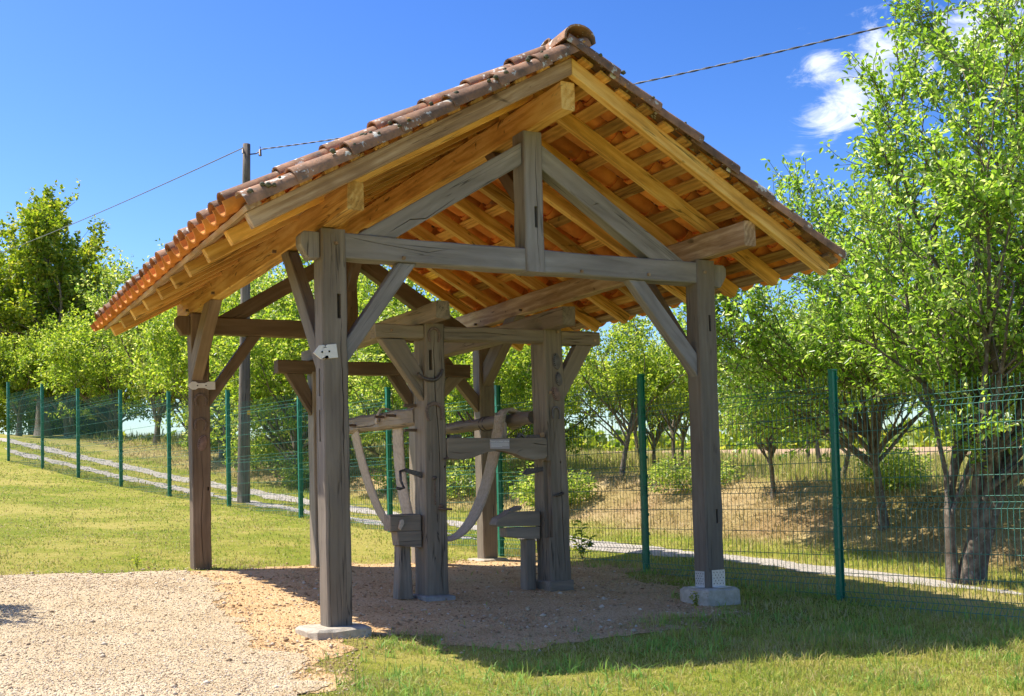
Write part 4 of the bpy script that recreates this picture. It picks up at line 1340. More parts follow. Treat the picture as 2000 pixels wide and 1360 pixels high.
# ------------------------------------------------------------------ trees
def leaves_np(pos, dirs, nrm, length, width, near=False, r=None):
    r = r or rng
    n = len(pos)
    d = dirs / (np.linalg.norm(dirs, axis=1)[:, None] + 1e-9)
    s = np.cross(d, nrm); s /= np.linalg.norm(s, axis=1)[:, None] + 1e-9
    up = np.cross(s, d)
    L = (length * r.uniform(.65, 1.2, n))[:, None]; W = (width * r.uniform(.75, 1.15, n))[:, None] / 2
    fold = (W * r.uniform(.25, .7, (n, 1)))
    curl = -L * r.uniform(.0, .18, (n, 1))
    if near:
        V = np.stack([pos, pos + d * L * .33 + s * W * .92 + up * fold, pos + d * L * .66 + s * W * .85 + up * (fold + curl * .4),
                      pos + d * L + up * curl, pos + d * L * .66 - s * W * .85 + up * (fold + curl * .4), pos + d * L * .33 - s * W * .92 + up * fold], 1).reshape(-1, 3)
        o = np.arange(n)[:, None] * 6
        F = np.concatenate([o + [0, 1, 2], o + [0, 2, 3], o + [0, 3, 4], o + [0, 4, 5]])
    else:
        V = np.stack([pos, pos + d * L * .45 + s * W + up * fold, pos + d * L + up * curl, pos + d * L * .45 - s * W + up * fold], 1).reshape(-1, 3)
        o = np.arange(n)[:, None] * 4
        F = np.concatenate([o + [0, 1, 2], o + [0, 2, 3]])
    return V, F

def grow_tree(seed, hgt, trunk_h, r0, crown_c, crown_r, limbs=8, subs=7, twigs=6, leaf_n=12, leaf=(.075, .042), near=False, lean=(0, 0), up=.35, droop=.25, tw_len=.42, stems=None, first=.55, elmin=-.25):
    """returns (wood V,F), (leaf V,F) in the tree's own frame. crown: ellipsoid centre / radii"""
    R = np.random.default_rng(seed)
    parts = []
    cc, cr = np.array(crown_c, float), np.array(crown_r, float)
    def poly(p, d, ln, n, wig, upw):
        P = [np.array(p, float)]; d = np.array(d, float)
        for i in range(n):
            d = d + R.normal(0, wig, 3) + np.array([0, 0, upw / n])
            d /= np.linalg.norm(d)
            P.append(P[-1] + d * ln / n)
        return np.array(P)
    def exit_len(p, d):
        q = (p - cc) / cr; e = d / cr
        A = e @ e; B = 2 * q @ e; C = q @ q - 1
        disc = B * B - 4 * A * C
        if disc < 0: return .35 * cr.min()
        return max((-B + math.sqrt(disc)) / (2 * A), .25 * cr.min())
    lp, ld = [], []
    base_stems = stems or [((0, 0, 0), (lean[0], lean[1], 1.0), trunk_h, r0)]
    starts = []
    for (bp, bd, bl, br) in base_stems:
        tr = poly(bp, np.array(bd) / np.linalg.norm(bd), bl, 7, .06, .1)
        rad = np.linspace(br * 1.0, br * .72, len(tr)); rad[0] = br * 1.45; rad[1] = br * 1.1
        tr0 = tr.copy(); tr0[0, 2] -= .15
        parts.append(tube_np(tr0, rad, 9 if near else 7))
        starts.append((tr, br * .72))
    for li in range(limbs):
        tr, br = starts[li % len(starts)]
        t = R.uniform(first, 1.0) if li >= len(starts) else 1.0
        i = min(int(t * (len(tr) - 1)), len(tr) - 2); f = t * (len(tr) - 1) - i
        p = tr[i] * (1 - f) + tr[i + 1] * f
        # aim at a point in the crown shell
        az = 2 * math.pi * (li * .618 + R.uniform(-.1, .1)); el = R.uniform(elmin, 1.0)
        tgt = cc + cr * np.array([math.cos(az) * math.cos(el), math.sin(az) * math.cos(el), math.sin(el)]) * .8
        if li < len(starts): tgt = cc + cr * np.array([R.uniform(-.3, .3), R.uniform(-.3, .3), .9])
        d = tgt - p; d /= np.linalg.norm(d)
        ln = exit_len(p, d) * R.uniform(.78, 1.0)
        P = poly(p, d, ln, 8, .11, up)
        lr = br * R.uniform(.5, .75)
        parts.append(tube_np(P, np.linspace(lr, lr * .22, len(P)), 6))
        for si in range(subs):
            t = R.uniform(.22, 1.0) if si else 1.0
            i = min(int(t * 8), 7); f = t * 8 - i
            p2 = P[i] * (1 - f) + P[i + 1] * f
            tang = P[i + 1] - P[i]; tang /= np.linalg.norm(tang)
            out = R.normal(0, 1, 3); out -= tang * (out @ tang); out /= np.linalg.norm(out) + 1e-9
            d2 = tang * R.uniform(.35, .9) + out * R.uniform(.6, 1.0) + np.array([0, 0, up * .5]); d2 /= np.linalg.norm(d2)
            l2 = min(exit_len(p2, d2), .55 * cr.max()) * R.uniform(.5, 1.0)
            Q = poly(p2, d2, l2, 5, .16, up * .6)
            r2 = max(lr * (1 - .7 * t) * .5, .006)
            parts.append(tube_np(Q, np.linspace(r2, r2 * .3, len(Q)), 5 if near else 4, False))
            for ti in range(twigs):
                t2 = R.uniform(.15, 1.0) if ti else 1.0
                i = min(int(t2 * 5), 4); f = t2 * 5 - i
                p3 = Q[i] * (1 - f) + Q[i + 1] * f
                tg = Q[i + 1] - Q[i]; tg /= np.linalg.norm(tg)
                o3 = R.normal(0, 1, 3); o3 -= tg * (o3 @ tg); o3 /= np.linalg.norm(o3) + 1e-9
                d3 = tg * .7 + o3 * R.uniform(.3, .9) + np.array([0, 0, up]); d3 /= np.linalg.norm(d3)
                l3 = tw_len * R.uniform(.5, 1.25)
                S = poly(p3, d3, l3, 3, .15, up)
                if near: parts.append(tube_np(S, np.linspace(.005, .0025, len(S)), 3, False))
                k = leaf_n
                tt = R.uniform(.1, 1.05, k) * 3
                ii = np.clip(tt.astype(int), 0, 2); ff = (tt - ii)[:, None]
                pos = S[ii] * (1 - ff) + S[ii + 1] * ff
                sd = R.normal(0, 1, (k, 3))
                lp.append(pos + sd * .012); ld.append(d3[None] * .55 + sd * .62 + np.array([0, 0, -droop]))
    lp, ld = np.concatenate(lp), np.concatenate(ld)
    nr = R.normal(0, .55, lp.shape) + np.array([0, 0, 1.0])
    LV, LF = leaves_np(lp, ld, nr, leaf[0], leaf[1], near, R)
    q = [(V, F if F.shape[1] == 4 else F) for V, F in parts]
    return join_np(q), (LV, LF)

LEAF_STOPS = [(0.0, (0.095, 0.18, 0.038)), (0.4, (0.18, 0.265, 0.055)), (0.75, (0.29, 0.345, 0.075)), (1.0, (0.46, 0.48, 0.20))]
M_LEAF_A = leaf_mat('pear_leaf', [(0.0, (0.11, 0.22, 0.04)), (0.45, (0.20, 0.325, 0.06)), (0.8, (0.30, 0.41, 0.09)), (1.0, (0.48, 0.54, 0.24))], .56, .32, spec=.6)
M_LEAF_B = leaf_mat('orchard_leaf', LEAF_STOPS, .56, .36, spec=.55)
M_LEAF_C = leaf_mat('oak_leaf', [(0.0, (0.11, 0.185, 0.03)), (0.5, (0.20, 0.285, 0.045)), (0.85, (0.32, 0.37, 0.065)), (1.0, (0.46, 0.45, 0.10))], .42, .5)
M_LEAF_D = leaf_mat('hazel_leaf', [(0.0, (0.10, 0.185, 0.035)), (0.5, (0.20, 0.285, 0.05)), (0.85, (0.31, 0.37, 0.07)), (1.0, (0.46, 0.49, 0.18))], .56, .45)

def tree_meshes(key, wood, leaf, lm, bark=None):
    a = np_mesh(key + '_trunk', wood[0], wood[1], bark or M_BARK, True)
    b = np_mesh(key + '_crown', leaf[0], leaf[1], lm, False)
    return a, b

def place_tree(meshes, name, x, y, label, group=None, scale=1.0, rot=0.0, sz=1.0, z=None):
    z = H(x, y) - .03 if z is None else z
    root = empty(name, (x, y, z))
    tag(root, label, 'tree', group)
    M = WM[root] @ Matrix.Rotation(rot, 4, 'Z') @ Matrix.Diagonal((scale, scale, scale * sz, 1))
    obj('trunk', meshes[0], root, M)
    obj('crown', meshes[1], root, M)
    return root

G_ORCH = 'orchard trees beyond the fence'
def build_trees():
    # the big near tree at the right edge: several stems from one stool, leaning right
    w, l = grow_tree(11, 6, 1.6, .13, (1.05, -.2, 3.3), (1.95, 1.7, 3.2), limbs=28, subs=10, twigs=9, leaf_n=19, leaf=(.070, .037), near=True, up=.28, droop=.2, tw_len=.5, first=.3, elmin=-.75,
                     stems=[((0, 0, 0), (.42, -.1, 1), 1.7, .088), ((.10, .02, 0), (.75, .1, 1), 1.9, .095), ((-.08, .05, 0), (.05, .3, 1), 1.4, .06)])
    m = tree_meshes('pear', w, l, M_LEAF_A)
    place_tree(m, 'fruit_tree', 6.42, .01, 'tall leafy tree at the right edge with a split leaning trunk behind the fence')
    w, l = grow_tree(23, 4.6, 1.25, .058, (-.42, .2, 2.4), (2.0, 1.6, 2.15), elmin=-.55, limbs=26, subs=10, twigs=8, leaf_n=16, leaf=(.070, .037), near=True, up=.25, droop=.25, tw_len=.5, first=.6)
    m2 = tree_meshes('pear_b', w, l, M_LEAF_A)
    place_tree(m2, 'fruit_tree', 8.18, 2.81, 'bushy fruit tree whose crown rises beside the right eave of the shelter', z=H(8.18, 2.81) - .03)
    # orchard variants
    var = []
    for q, (sd, hh) in enumerate(((31, 1.05), (47, 1.0), (59, .95), (67, 1.1))):
        w, l = grow_tree(sd, 2.7, hh, .052, (0, 0, 1.75), (1.35, 1.3, 1.15), limbs=14, subs=8, twigs=8, leaf_n=16, leaf=(.072, .042), up=.32, droop=.25, tw_len=.42, first=.55)
        var.append(tree_meshes('orchard_%d' % q, w, l, M_LEAF_B if q % 2 == 0 else M_LEAF_D))
    bank = []
    for q, (sd, rx, rz, cz) in enumerate(((131, 1.5, 1.35, 1.45), (147, 1.25, 1.65, 1.7), (159, 1.65, 1.2, 1.3))):
        w, l = grow_tree(sd, 2.7, .8, .06, (0, 0, cz), (rx, rx * .95, rz), limbs=18, subs=8, twigs=8, leaf_n=17, leaf=(.07, .042), up=.3, droop=.25, tw_len=.42, first=.2, elmin=-.9)
        bank.append(tree_meshes('bank_%d' % q, w, l, M_LEAF_D if q != 1 else M_LEAF_B))
    spots = [
        (8.36, 5.1, .72, 0, 'small orchard tree on the bank midway between right front post and tall right fence post'),
        (8.34, 9.04, .92, 1, 'forked orchard tree standing left of the fence post between frame and right post'),
        (11.1, 12.1, .85, 2, 'small orchard tree just right of the fence post between frame and right post'),
        (10.05, 9.85, .75, 3, 'low orchard tree half hidden behind the right front post'),
        (10.1, 5.5, .8, 1, 'orchard tree standing behind the tall fence post at the right'),
        (13.4, 9.67, 1.0, 0, 'far small orchard tree just left of the tall fence post at the right'),
        (12.64, 13.2, .8, 3, 'far orchard tree touching the left edge of the right front post'),
        (5.25, 17.96, 1.55, 2, 'taller leafy tree on the bank behind the left front post'),
        (4.9, 23.33, 1.5, 0, 'leafy tree on the bank right behind the rear left post and pole'),
        (4.74, 31.56, 1.75, 1, 'tree on the bank left of the rear left post'),
        (4.65, 39.5, 2.0, 3, 'tree on the bank above the bend of the track'),
        (4.2, 48.5, 2.1, 2, 'leaning tree by the far bend of the track at the left'),
        (6.2, 14.3, 1.35, 1, 'leafy tree on the bank behind the left rail and left sling'),
        (7.0, 11.6, 1.1, 3, 'leafy tree on the bank seen between the two front frame posts'),
        (9.3, 17.0, 1.15, 0, 'tree rising behind the shoeing frame crossbeam'),
        (8.2, 22.5, 1.8, 2, 'second row tree just right of the left front post'),
        (8.4, 29.0, 2.1, 3, 'second row tree on the bank between utility pole and left front post'),
        (16.5, 13.5, 1.05, 2, 'distant orchard tree in the long grass left of the tall right fence post'),
        (15.8, 7.6, 1.0, 3, 'distant orchard tree behind the big leafy tree at right'),
        (18.6, 17.4, 1.1, 1, 'distant orchard tree in the gap right of the right front post'),
        (15.2, 18.8, 1.15, 0, 'distant orchard tree close behind the fence post between frame and right post'),
        (20.0, 11.0, 1.1, 2, 'far orchard tree glimpsed behind the fence at the right edge'),
        (13.0, 24.0, 1.3, 3, 'far orchard tree behind the rear right post'),
        (5.9, 20.4, 1.5, 1, 'bushy tree on the bank between utility pole and left front post'),
        (6.0, 26.8, 1.7, 3, 'bushy tree on the bank close left of the utility pole'),
        (6.6, 35.5, 1.9, 0, 'bushy tree on the bank touching the left side of the rear left post'),
        (7.6, 15.6, 1.35, 0, 'second row tree hidden behind the left front frame post'),
        (8.8, 13.2, 1.25, 2, 'second row tree glimpsed beside the right front frame post'),
        (3.0, 54.0, 2.3, 1, 'tree beyond the barn at the far left'),
    ]
    R = random.Random(3)
    for (x, y, s, v, lab) in spots:
        low = ('bank' in lab and 'midway' not in lab) or 'second row' in lab or 'behind the shoeing frame' in lab
        place_tree(bank[v % 3] if low else var[v], 'orchard_tree', x, y, lab, G_ORCH, s, R.uniform(0, 6.28), R.uniform(.88, 1.2))
    # big trees at the far left
    w, l = grow_tree(71, 10, 3.2, .3, (0, 0, 6.2), (3.0, 3.0, 4.6), limbs=20, subs=11, twigs=10, leaf_n=15, leaf=(.20, .14), up=.3, droop=.1, tw_len=.8, first=.4)
    mo = tree_meshes('oak', w, l, M_LEAF_C)
    place_tree(mo, 'oak_tree', 2.9, 47.5, 'tall dark oak rising above the trees at the left edge', None, 1.02, .5)
    w, l = grow_tree(83, 7, 2.0, .2, (0, 0, 3.7), (2.5, 2.4, 3.3), limbs=17, subs=10, twigs=9, leaf_n=14, leaf=(.17, .11), up=.35, droop=.1, tw_len=.65, first=.4)
    mh = tree_meshes('hazel', w, l, M_LEAF_D)
    place_tree(mh, 'broadleaf_tree', 6.2, 50.0, 'round bright green tree beside the tall oak', 'background trees at the left', 1.05, 1.0)
    place_tree(mh, 'broadleaf_tree', 9.6, 46.0, 'green tree behind the left eave of the shelter', 'background trees at the left', .95, 3.9)
    place_tree(mh, 'broadleaf_tree', 3.4, 43.0, 'lower green tree in front of the tall oak', 'background trees at the left', .72, 5.0)
    place_tree(mh, 'broadleaf_tree', 12.5, 40.0, 'green tree far behind the left front post', 'background trees at the left', .9, .4)
    place_tree(mh, 'broadleaf_tree', 1.6, 44.0, 'low bushy green tree at the left edge, at the foot of the oak', 'background trees at the left', .62, 3.1)
    place_tree(mh, 'broadleaf_tree', 15.5, 42.0, 'green tree low in the distance just right of the left front post', 'background trees at the left', .8, 1.4)
    place_tree(mh, 'broadleaf_tree', 19.0, 41.0, 'green tree far behind the left front frame post', 'background trees at the left', .78, 2.7)
    place_tree(mh, 'broadleaf_tree', 23.5, 42.0, 'green tree far behind the arched bar of the shoeing frame', 'background trees at the left', .7, 4.4)
    place_tree(var[0], 'young_tree', -3.05, 1.75, 'small young tree just outside the left edge, throwing a leafy shadow on the gravel', None, .5, 1.0)
    def shrub_mesh(seed, n=2600):
        R3 = np.random.default_rng(seed)
        lobes = [(R3.uniform(-.5, .5), R3.uniform(-.35, .35), R3.uniform(.15, .5), R3.uniform(.28, .5)) for _ in range(7)]
        P = []
        for (a, b, c, r) in lobes:
            k = n // 7
            q = R3.normal(0, 1, (k, 3)); q /= np.linalg.norm(q, axis=1)[:, None]; q *= r * R3.uniform(.55, 1.05, (k, 1))
            P.append(q * [1, 1, .9] + [a, b, c])
        P = np.concatenate(P); P = P[P[:, 2] > 0]
        st_ = [tube_np([(0, 0, -.1), (a * .5, b * .5, c * .6), (a, b, c + r * .6)], [.012, .009, .004], 4) for (a, b, c, r) in lobes]
        V, F = leaves_np(P, P * [1, 1, .3] + R3.normal(0, .5, P.shape), R3.normal(0, .6, P.shape) + [0, 0, .8], .075, .04, False, R3)
        return join_np(st_), (V, F)
    sm_ = [tree_meshes('shrub_%d' % q, *shrub_mesh(200 + q), M_LEAF_B) for q in range(3)]
    for q, (x, y, sc, lab) in enumerate(((7.0, 8.6, .9, 'low shrub on the bank showing right of the right front frame post'), (6.4, 11.2, 1.0, 'low shrub on the bank seen under the arched bar of the frame'),
                                      (6.0, 13.6, 1.1, 'low shrub on the bank seen left of the frame crank'), (5.2, 16.0, 1.0, 'low shrub on the bank behind the left front post'),
                                      (5.0, 20.2, 1.2, 'low shrub on the bank at the foot of the trees right of the pole'), (4.9, 26.0, 1.2, 'low shrub on the bank left of the utility pole'),
                                      (9.2, 3.6, .9, 'low shrub on the bank right of the tall right fence post'), (8.2, 6.9, .7, 'low shrub on the bank left of the right front post'))):
        z = H(x, y) - .03
        root = empty('shrub', (x, y, z)); tag(root, lab, 'shrub', 'shrubs on the bank')
        M = WM[root] @ Matrix.Rotation(q * 1.7, 4, 'Z') @ Matrix.Diagonal((sc * 1.3, sc, sc, 1))
        obj('stems', sm_[q % 3][0], root, M); obj('foliage', sm_[q % 3][1], root, M)
    # single weeds
    for q, (x, y, sc, lab) in enumerate(((4.32, 3.75, .26, 'dark leafy weed growing by the fence right of the right frame post'), (-.62, 4.42, .085, 'small weed at the lawn edge left of the rear left post'),
                                      (2.98, -.28, .09, 'tiny weed on the bare earth in front of the right front post'))):
        root = empty('weed', (x, y, H(x, y))); tag(root, lab, 'weed')
        M = WM[root] @ Matrix.Rotation(q * 1.1, 4, 'Z') @ Matrix.Diagonal((sc * .8, sc * .8, sc * 1.5, 1))
        R3 = np.random.default_rng(300 + q)
        P, D = [], []
        stems = []
        for k in range(6):
            a = R3.uniform(0, 6.28); top = np.array([math.cos(a) * .5, math.sin(a) * .5, R3.uniform(.6, 1.2)])
            stems.append(tube_np([(0, 0, 0), top * [.4, .4, .6], top], [.025, .02, .01], 4))
            for t in np.linspace(.3, 1, 9):
                P.append(top * t * [1, 1, 1]); an = R3.uniform(0, 6.28); D.append([math.cos(an), math.sin(an), .2])
        V, F = leaves_np(np.array(P), np.array(D), np.tile([0, 0, 1.0], (len(P), 1)), .42, .17, True, R3)
        obj('stems', np_mesh('weed_stems', *join_np(stems), M_LEAF_C, True), root, M)
        obj('leaves', np_mesh('weed_leaves', V, F, M_LEAF_C), root, M)
    R2 = np.random.default_rng(8)
    n = 9000
    px, py = R2.uniform(-3.2, 3.2, n), R2.uniform(-.8, .8, n)
    pz = R2.uniform(0, 1, n) ** .7 * (1.9 + .5 * vnoise(px, py, .9, 31))
    V, F = leaves_np(np.column_stack([px, py, pz]), R2.normal(0, 1, (n, 3)), R2.normal(0, 1, (n, 3)) + [0, 0, .6], .17, .12, False, R2)
    x, y = 2.2, 52.5
    root = empty('hedge', (x, y, H(x, y)))
    tag(root, 'low dark hedge beside the barn at the far left', 'hedge')
    obj('foliage', np_mesh('hedge_foliage', V, F, M_LEAF_C), root, WM[root])
    return mh
MH = build_trees()

# ------------------------------------------------------------------ barn by the lane
def build_barn():
    x, y = 4.9, 52.0
    z = H(x, y)
    root = empty('barn', (x, y, z))
    tag(root, 'dark boarded barn with an orange tiled roof among the trees at left', 'barn')
    n = 14
    for i in range(n):
        box('board', root, (x - 1.9 + i * .27, y - .02 + random.uniform(-.01, .01), z - .4), (x - 1.9 + i * .27 + .255, y + .03, z + 1.75), M_BARN, .006)
    box('gap_backing', root, (x - 1.84, y + .045, z - .4), (x + 1.82, y + .07, z + 1.75), M_BARN, 0)  # sheet added close behind the front boards, blocks sky light through their gaps
    box('side_wall', root, (x - 1.9, y + .075, z - .4), (x - 1.84, y + 3, z + 1.75), M_BARN, 0)
    box('side_wall', root, (x + 1.82, y + .075, z - .4), (x + 1.88, y + 3, z + 1.75), M_BARN, 0)
    prism('roof', root, [(y - .35, z + 1.72), (y + 1.5, z + 2.5), (y + 3.3, z + 1.72), (y + 3.3, z + 1.64), (y + 1.5, z + 2.42), (y - .35, z + 1.64)], x - 2.1, x + 2.1, 'yz', M_CHAN, 0)
build_barn()

# ------------------------------------------------------------------ far wood on the skyline
def build_far_wood():
    R = np.random.default_rng(99)
    P = []
    for a in np.linspace(-.15, 1.25, 120):
        dist = R.uniform(150, 200)
        x, y = CAMPOS[0] + math.sin(a) * dist, CAMPOS[1] + math.cos(a) * dist
        hh = R.uniform(2.2, 5.0); ww = R.uniform(3, 6)
        k = 170
        q = R.normal(0, 1, (k, 3)); q /= np.linalg.norm(q, axis=1)[:, None]; q *= R.uniform(.5, 1, (k, 1)) ** .5
        P.append(np.column_stack([x + q[:, 0] * ww, y + q[:, 1] * ww, H(x, y) + np.abs(q[:, 2]) * hh]))
    P = np.concatenate(P)
    V, F = leaves_np(P, R.normal(0, 1, P.shape), R.normal(0, 1, P.shape) + [0, 0, .5], 1.3, 1.1, False, R)
    tag(obj('far_wood', np_mesh('far_wood', V, F, M_LEAF_C)), 'line of far-off woodland on the skyline', 'woodland', None, 'stuff')
build_far_wood()

# ------------------------------------------------------------------ grass, stones
def grass_mat(name, green, straw, bias, trans=.3):
    m, nt, N, L = new_mat(name)
    out = N('ShaderNodeOutputMaterial'); b = N('ShaderNodeBsdfPrincipled')
    ge = N('ShaderNodeNewGeometry'); tc = N('ShaderNodeTexCoord')
    n = N('ShaderNodeTexNoise'); n.inputs['Scale'].default_value = 1.7; n.inputs['Detail'].default_value = 7; n.inputs['Roughness'].default_value = .75
    L(tc.outputs['Object'], n.inputs['Vector'])
    a = N('ShaderNodeMath'); a.operation = 'MULTIPLY_ADD'; L(n.outputs['Fac'], a.inputs[0]); a.inputs[1].default_value = 1.45
    s = N('ShaderNodeMath'); s.operation = 'MULTIPLY_ADD'; L(ge.outputs['Random Per Island'], s.inputs[0]); s.inputs[1].default_value = .7; s.inputs[2].default_value = bias
    L(s.outputs[0], a.inputs[2])
    r = ramp_node(nt, [(.30, green[0]), (.55, green[1]), (.72, green[2]), (.86, straw[0]), (1.0, straw[1])])
    dv = N('ShaderNodeMath'); dv.operation = 'MULTIPLY'; L(a.outputs[0], dv.inputs[0]); dv.inputs[1].default_value = .6
    L(dv.outputs[0], r.inputs['Fac'])
    L(r.outputs[0], b.inputs['Base Color']); b.inputs['Roughness'].default_value = .55; b.inputs['Specular IOR Level'].default_value = .3
    t = N('ShaderNodeBsdfTranslucent'); L(r.outputs[0], t.inputs['Color'])
    mx = N('ShaderNodeMixShader'); mx.inputs[0].default_value = trans + .1
    L(b.outputs[0], mx.inputs[1]); L(t.outputs[0], mx.inputs[2]); L(mx.outputs[0], out.inputs['Surface'])
    return m

def blades(x, y, hgt, wid, R, lean=.5, lift=0.0, seg=2):
    n = len(x)
    z = height(x, y) + lift - .004
    az = R.uniform(0, 2 * np.pi, n); la = R.uniform(0, 2 * np.pi, n)
    h = hgt * R.uniform(.5, 1.25, n); w = wid * R.uniform(.7, 1.3, n) / 2
    ln = h * np.abs(R.normal(0, lean, n)).clip(0, 2.2)
    B = np.column_stack([x, y, z]); S = np.column_stack([np.cos(az), np.sin(az), np.zeros(n)])
    D = np.column_stack([np.cos(la), np.sin(la), np.zeros(n)])
    hh = (h / np.sqrt(1 + (ln / h) ** 2))[:, None]
    up = np.array([0, 0, 1.0])
    mid = B + up * hh * .62 + D * (ln * .30)[:, None]
    tip = B + up * hh + D * ln[:, None]
    V = np.stack([B - S * w[:, None], B + S * w[:, None], mid + S * w[:, None] * .75, mid - S * w[:, None] * .75, tip], 1).reshape(-1, 3)
    o = np.arange(n)[:, None] * 5
    F = np.concatenate([o + [0, 1, 2], o + [0, 2, 3], o + [3, 2, 4]])
    return V, F

GRN = [(0.165, 0.30, 0.045), (0.275, 0.405, 0.055), (0.45, 0.48, 0.085)]
STR = [(0.45, 0.39, 0.11), (0.62, 0.51, 0.23)]
M_LAWN = grass_mat('lawn_blades', GRN, STR, .24)
M_TUFT = grass_mat('tuft_blades', [(0.16, 0.34, 0.06), (0.26, 0.46, 0.08), (0.36, 0.52, 0.10)], [(0.42, 0.44, 0.10), (0.55, 0.50, 0.20)], 0.0)
M_LONG = grass_mat('long_grass_blades', GRN, [(0.42, 0.36, 0.12), (0.62, 0.49, 0.24)], .30)
M_STRAW = grass_mat('cut_straw', [(0.17, 0.21, 0.05), (0.34, 0.28, 0.10), (0.46, 0.34, 0.16)], [(0.54, 0.41, 0.21), (0.68, 0.54, 0.32)], .15)

def in_view(x, y, z=0.0, m=1.28):
    dx = np.column_stack([x - CAMPOS[0], y - CAMPOS[1], np.zeros_like(x) + z - CAMPOS[2]])
    f = dx @ FWD; r = dx @ RGT
    return (f > .5) & (np.abs(r) < f * .4355 * m + .3)

def scatter(R, x0, x1, y0, y1, dens_max, dfun):
    n = int((x1 - x0) * (y1 - y0) * dens_max)
    x = R.uniform(x0, x1, n); y = R.uniform(y0, y1, n)
    k = in_view(x, y)
    x, y = x[k], y[k]
    p = dfun(x, y) / dens_max
    k = R.uniform(0, 1, len(x)) < p
    return x[k], y[k]

def cam_d(x, y): return np.hypot(x - CAMPOS[0], y - CAMPOS[1])

def build_grass():
    R = np.random.default_rng(5)
    # lawn, inside the fence: three rings of falling density
    parts = []
    def lawn_mask(x, y):
        s, t = st(x, y)
        fg = f_gravel(x, y); fd = f_dirt(x, y)
        k = np.clip(-fg * 9 + .25, 0, 1) * np.clip((-fd * 1.7 + .30) + .9 * (vnoise(x, y, .28, 41) - .55), 0.0, 1)
        k = np.maximum(k, .035 * (vnoise(x, y, .22, 12) > .78) * (fd > 0) * (fg < .1))
        k *= (.30 + .9 * vnoise(x, y, .30, 14)) * (.45 + .75 * (vnoise(x, y, .85, 34) > .3))
        return k * (s < .15)
    for (x0, x1, y0, y1, d0, d1) in ((-2.5, 7, -6, 2.0, 0, 7.5), (-4, 7, -6, 9, 7.5, 14), (-7, 5, 4, 27, 14, 40)):
        f = lambda x, y: np.where((cam_d(x, y) >= d0) & (cam_d(x, y) < d1), np.minimum(5600, 5600 * (5.6 / cam_d(x, y)) ** 2), 0) * lawn_mask(x, y) * np.where(cam_d(x, y) > 14, .75, 1)
        mx = {0: 5600, 7.5: 3200, 14: 950}[d0]
        x, y = scatter(R, x0, x1, y0, y1, mx, f)
        d = cam_d(x, y)
        lush = vnoise(x, y, .5, 15)
        near = np.clip(1 - np.abs(st(x, y)[0] + 1.4) / 3, 0, 1) * (y < 3)
        hgt = (.033 + .05 * lush * near) * (.55 + .9 * vnoise(x, y, .13, 44)) * np.where(d > 12, 1.0, 1.1)
        wid = .0056 * np.maximum(1, d / 6.5)
        parts.append(blades(x, y, hgt, wid, R, 1.15))
    # broad-leaved rosettes and longer tufts on the shaded side
    x, y = scatter(R, -1.4, 5, -4.5, 3.2, 80, lambda x, y: 70 * lawn_mask(x, y) * (vnoise(x, y, .55, 16) > .45))
    tf = []
    for q in range(12):
        k = R.uniform(0, 1, len(x)) < .8
        tf.append(blades(x[k] + R.normal(0, .025, k.sum()), y[k] + R.normal(0, .025, k.sum()), np.full(k.sum(), .058 + .022 * (q % 3)), np.full(k.sum(), .0080), R, 1.6))
    V, F = join_np(tf)
    tag(obj('grass_tufts', np_mesh('grass_tufts', V, F, M_TUFT)), 'broad bladed green tufts in the lawn', 'grass', None, 'stuff')
    V, F = join_np(parts)
    tag(obj('lawn_grass', np_mesh('lawn_grass', V, F, M_LAWN)), 'short patchy lawn grass around the shelter', 'grass', None, 'stuff')
    # verge along the track, beyond the fence
    def verge(x, y):
        s, t = st(x, y); ft = f_track(x, y)
        return (s >= .1) * (s < 3.9) * np.clip(-ft * 8, 0, 1) * np.clip((3.9 - s) * 2, 0, 1) * (.3 + .9 * vnoise(x, y, .5, 17)) * np.minimum(1500, 1500 * (8 / cam_d(x, y)) ** 2)
    x, y = scatter(R, 0, 9, -5, 34, 1500, verge)
    V, F = blades(x, y, .05 + .05 * vnoise(x, y, .7, 18), .005 * np.maximum(1, cam_d(x, y) / 7), R, .7)
    tag(obj('verge_grass', np_mesh('verge_grass', V, F, M_LAWN)), 'grass growing between and beside the wheel ruts of the track', 'grass', None, 'stuff')
    # mown dry bank
    def bank(x, y):
        s, t = st(x, y)
        return sm(3.1, 3.8, s) * (1 - sm(5.4, 6.2, s)) * np.minimum(1900, 1900 * (9 / cam_d(x, y)) ** 2) * (.25 + vnoise(x, y, .4, 19))
    x, y = scatter(R, 3, 12, -5, 36, 2200, bank)
    V, F = blades(x, y, .07 + .10 * vnoise(x, y, .4, 20) ** 2, .006 * np.maximum(1, cam_d(x, y) / 8), R, 1.5)
    tag(obj('dry_grass', np_mesh('dry_grass', V, F, M_STRAW)), 'dry cut grass lying on the bank beyond the track', 'grass', None, 'stuff')
    # long grass under the orchard
    def longg(x, y):
        s, t = st(x, y)
        return sm(5.1, 6.0, s) * np.minimum(420, 420 * (13 / cam_d(x, y)) ** 2) * (.15 + 1.1 * vnoise(x, y, .9, 21)) * (s < 34)
    x, y = scatter(R, 4, 42, -6, 46, 430, longg)
    d = cam_d(x, y)
    V, F = blades(x, y, .10 + .42 * vnoise(x, y, 1.0, 22) ** 1.6, .007 * np.maximum(1, d / 12), R, .75)
    tag(obj('long_grass', np_mesh('long_grass', V, F, M_LONG)), 'long wild grass under the orchard trees', 'grass', None, 'stuff')
build_grass()

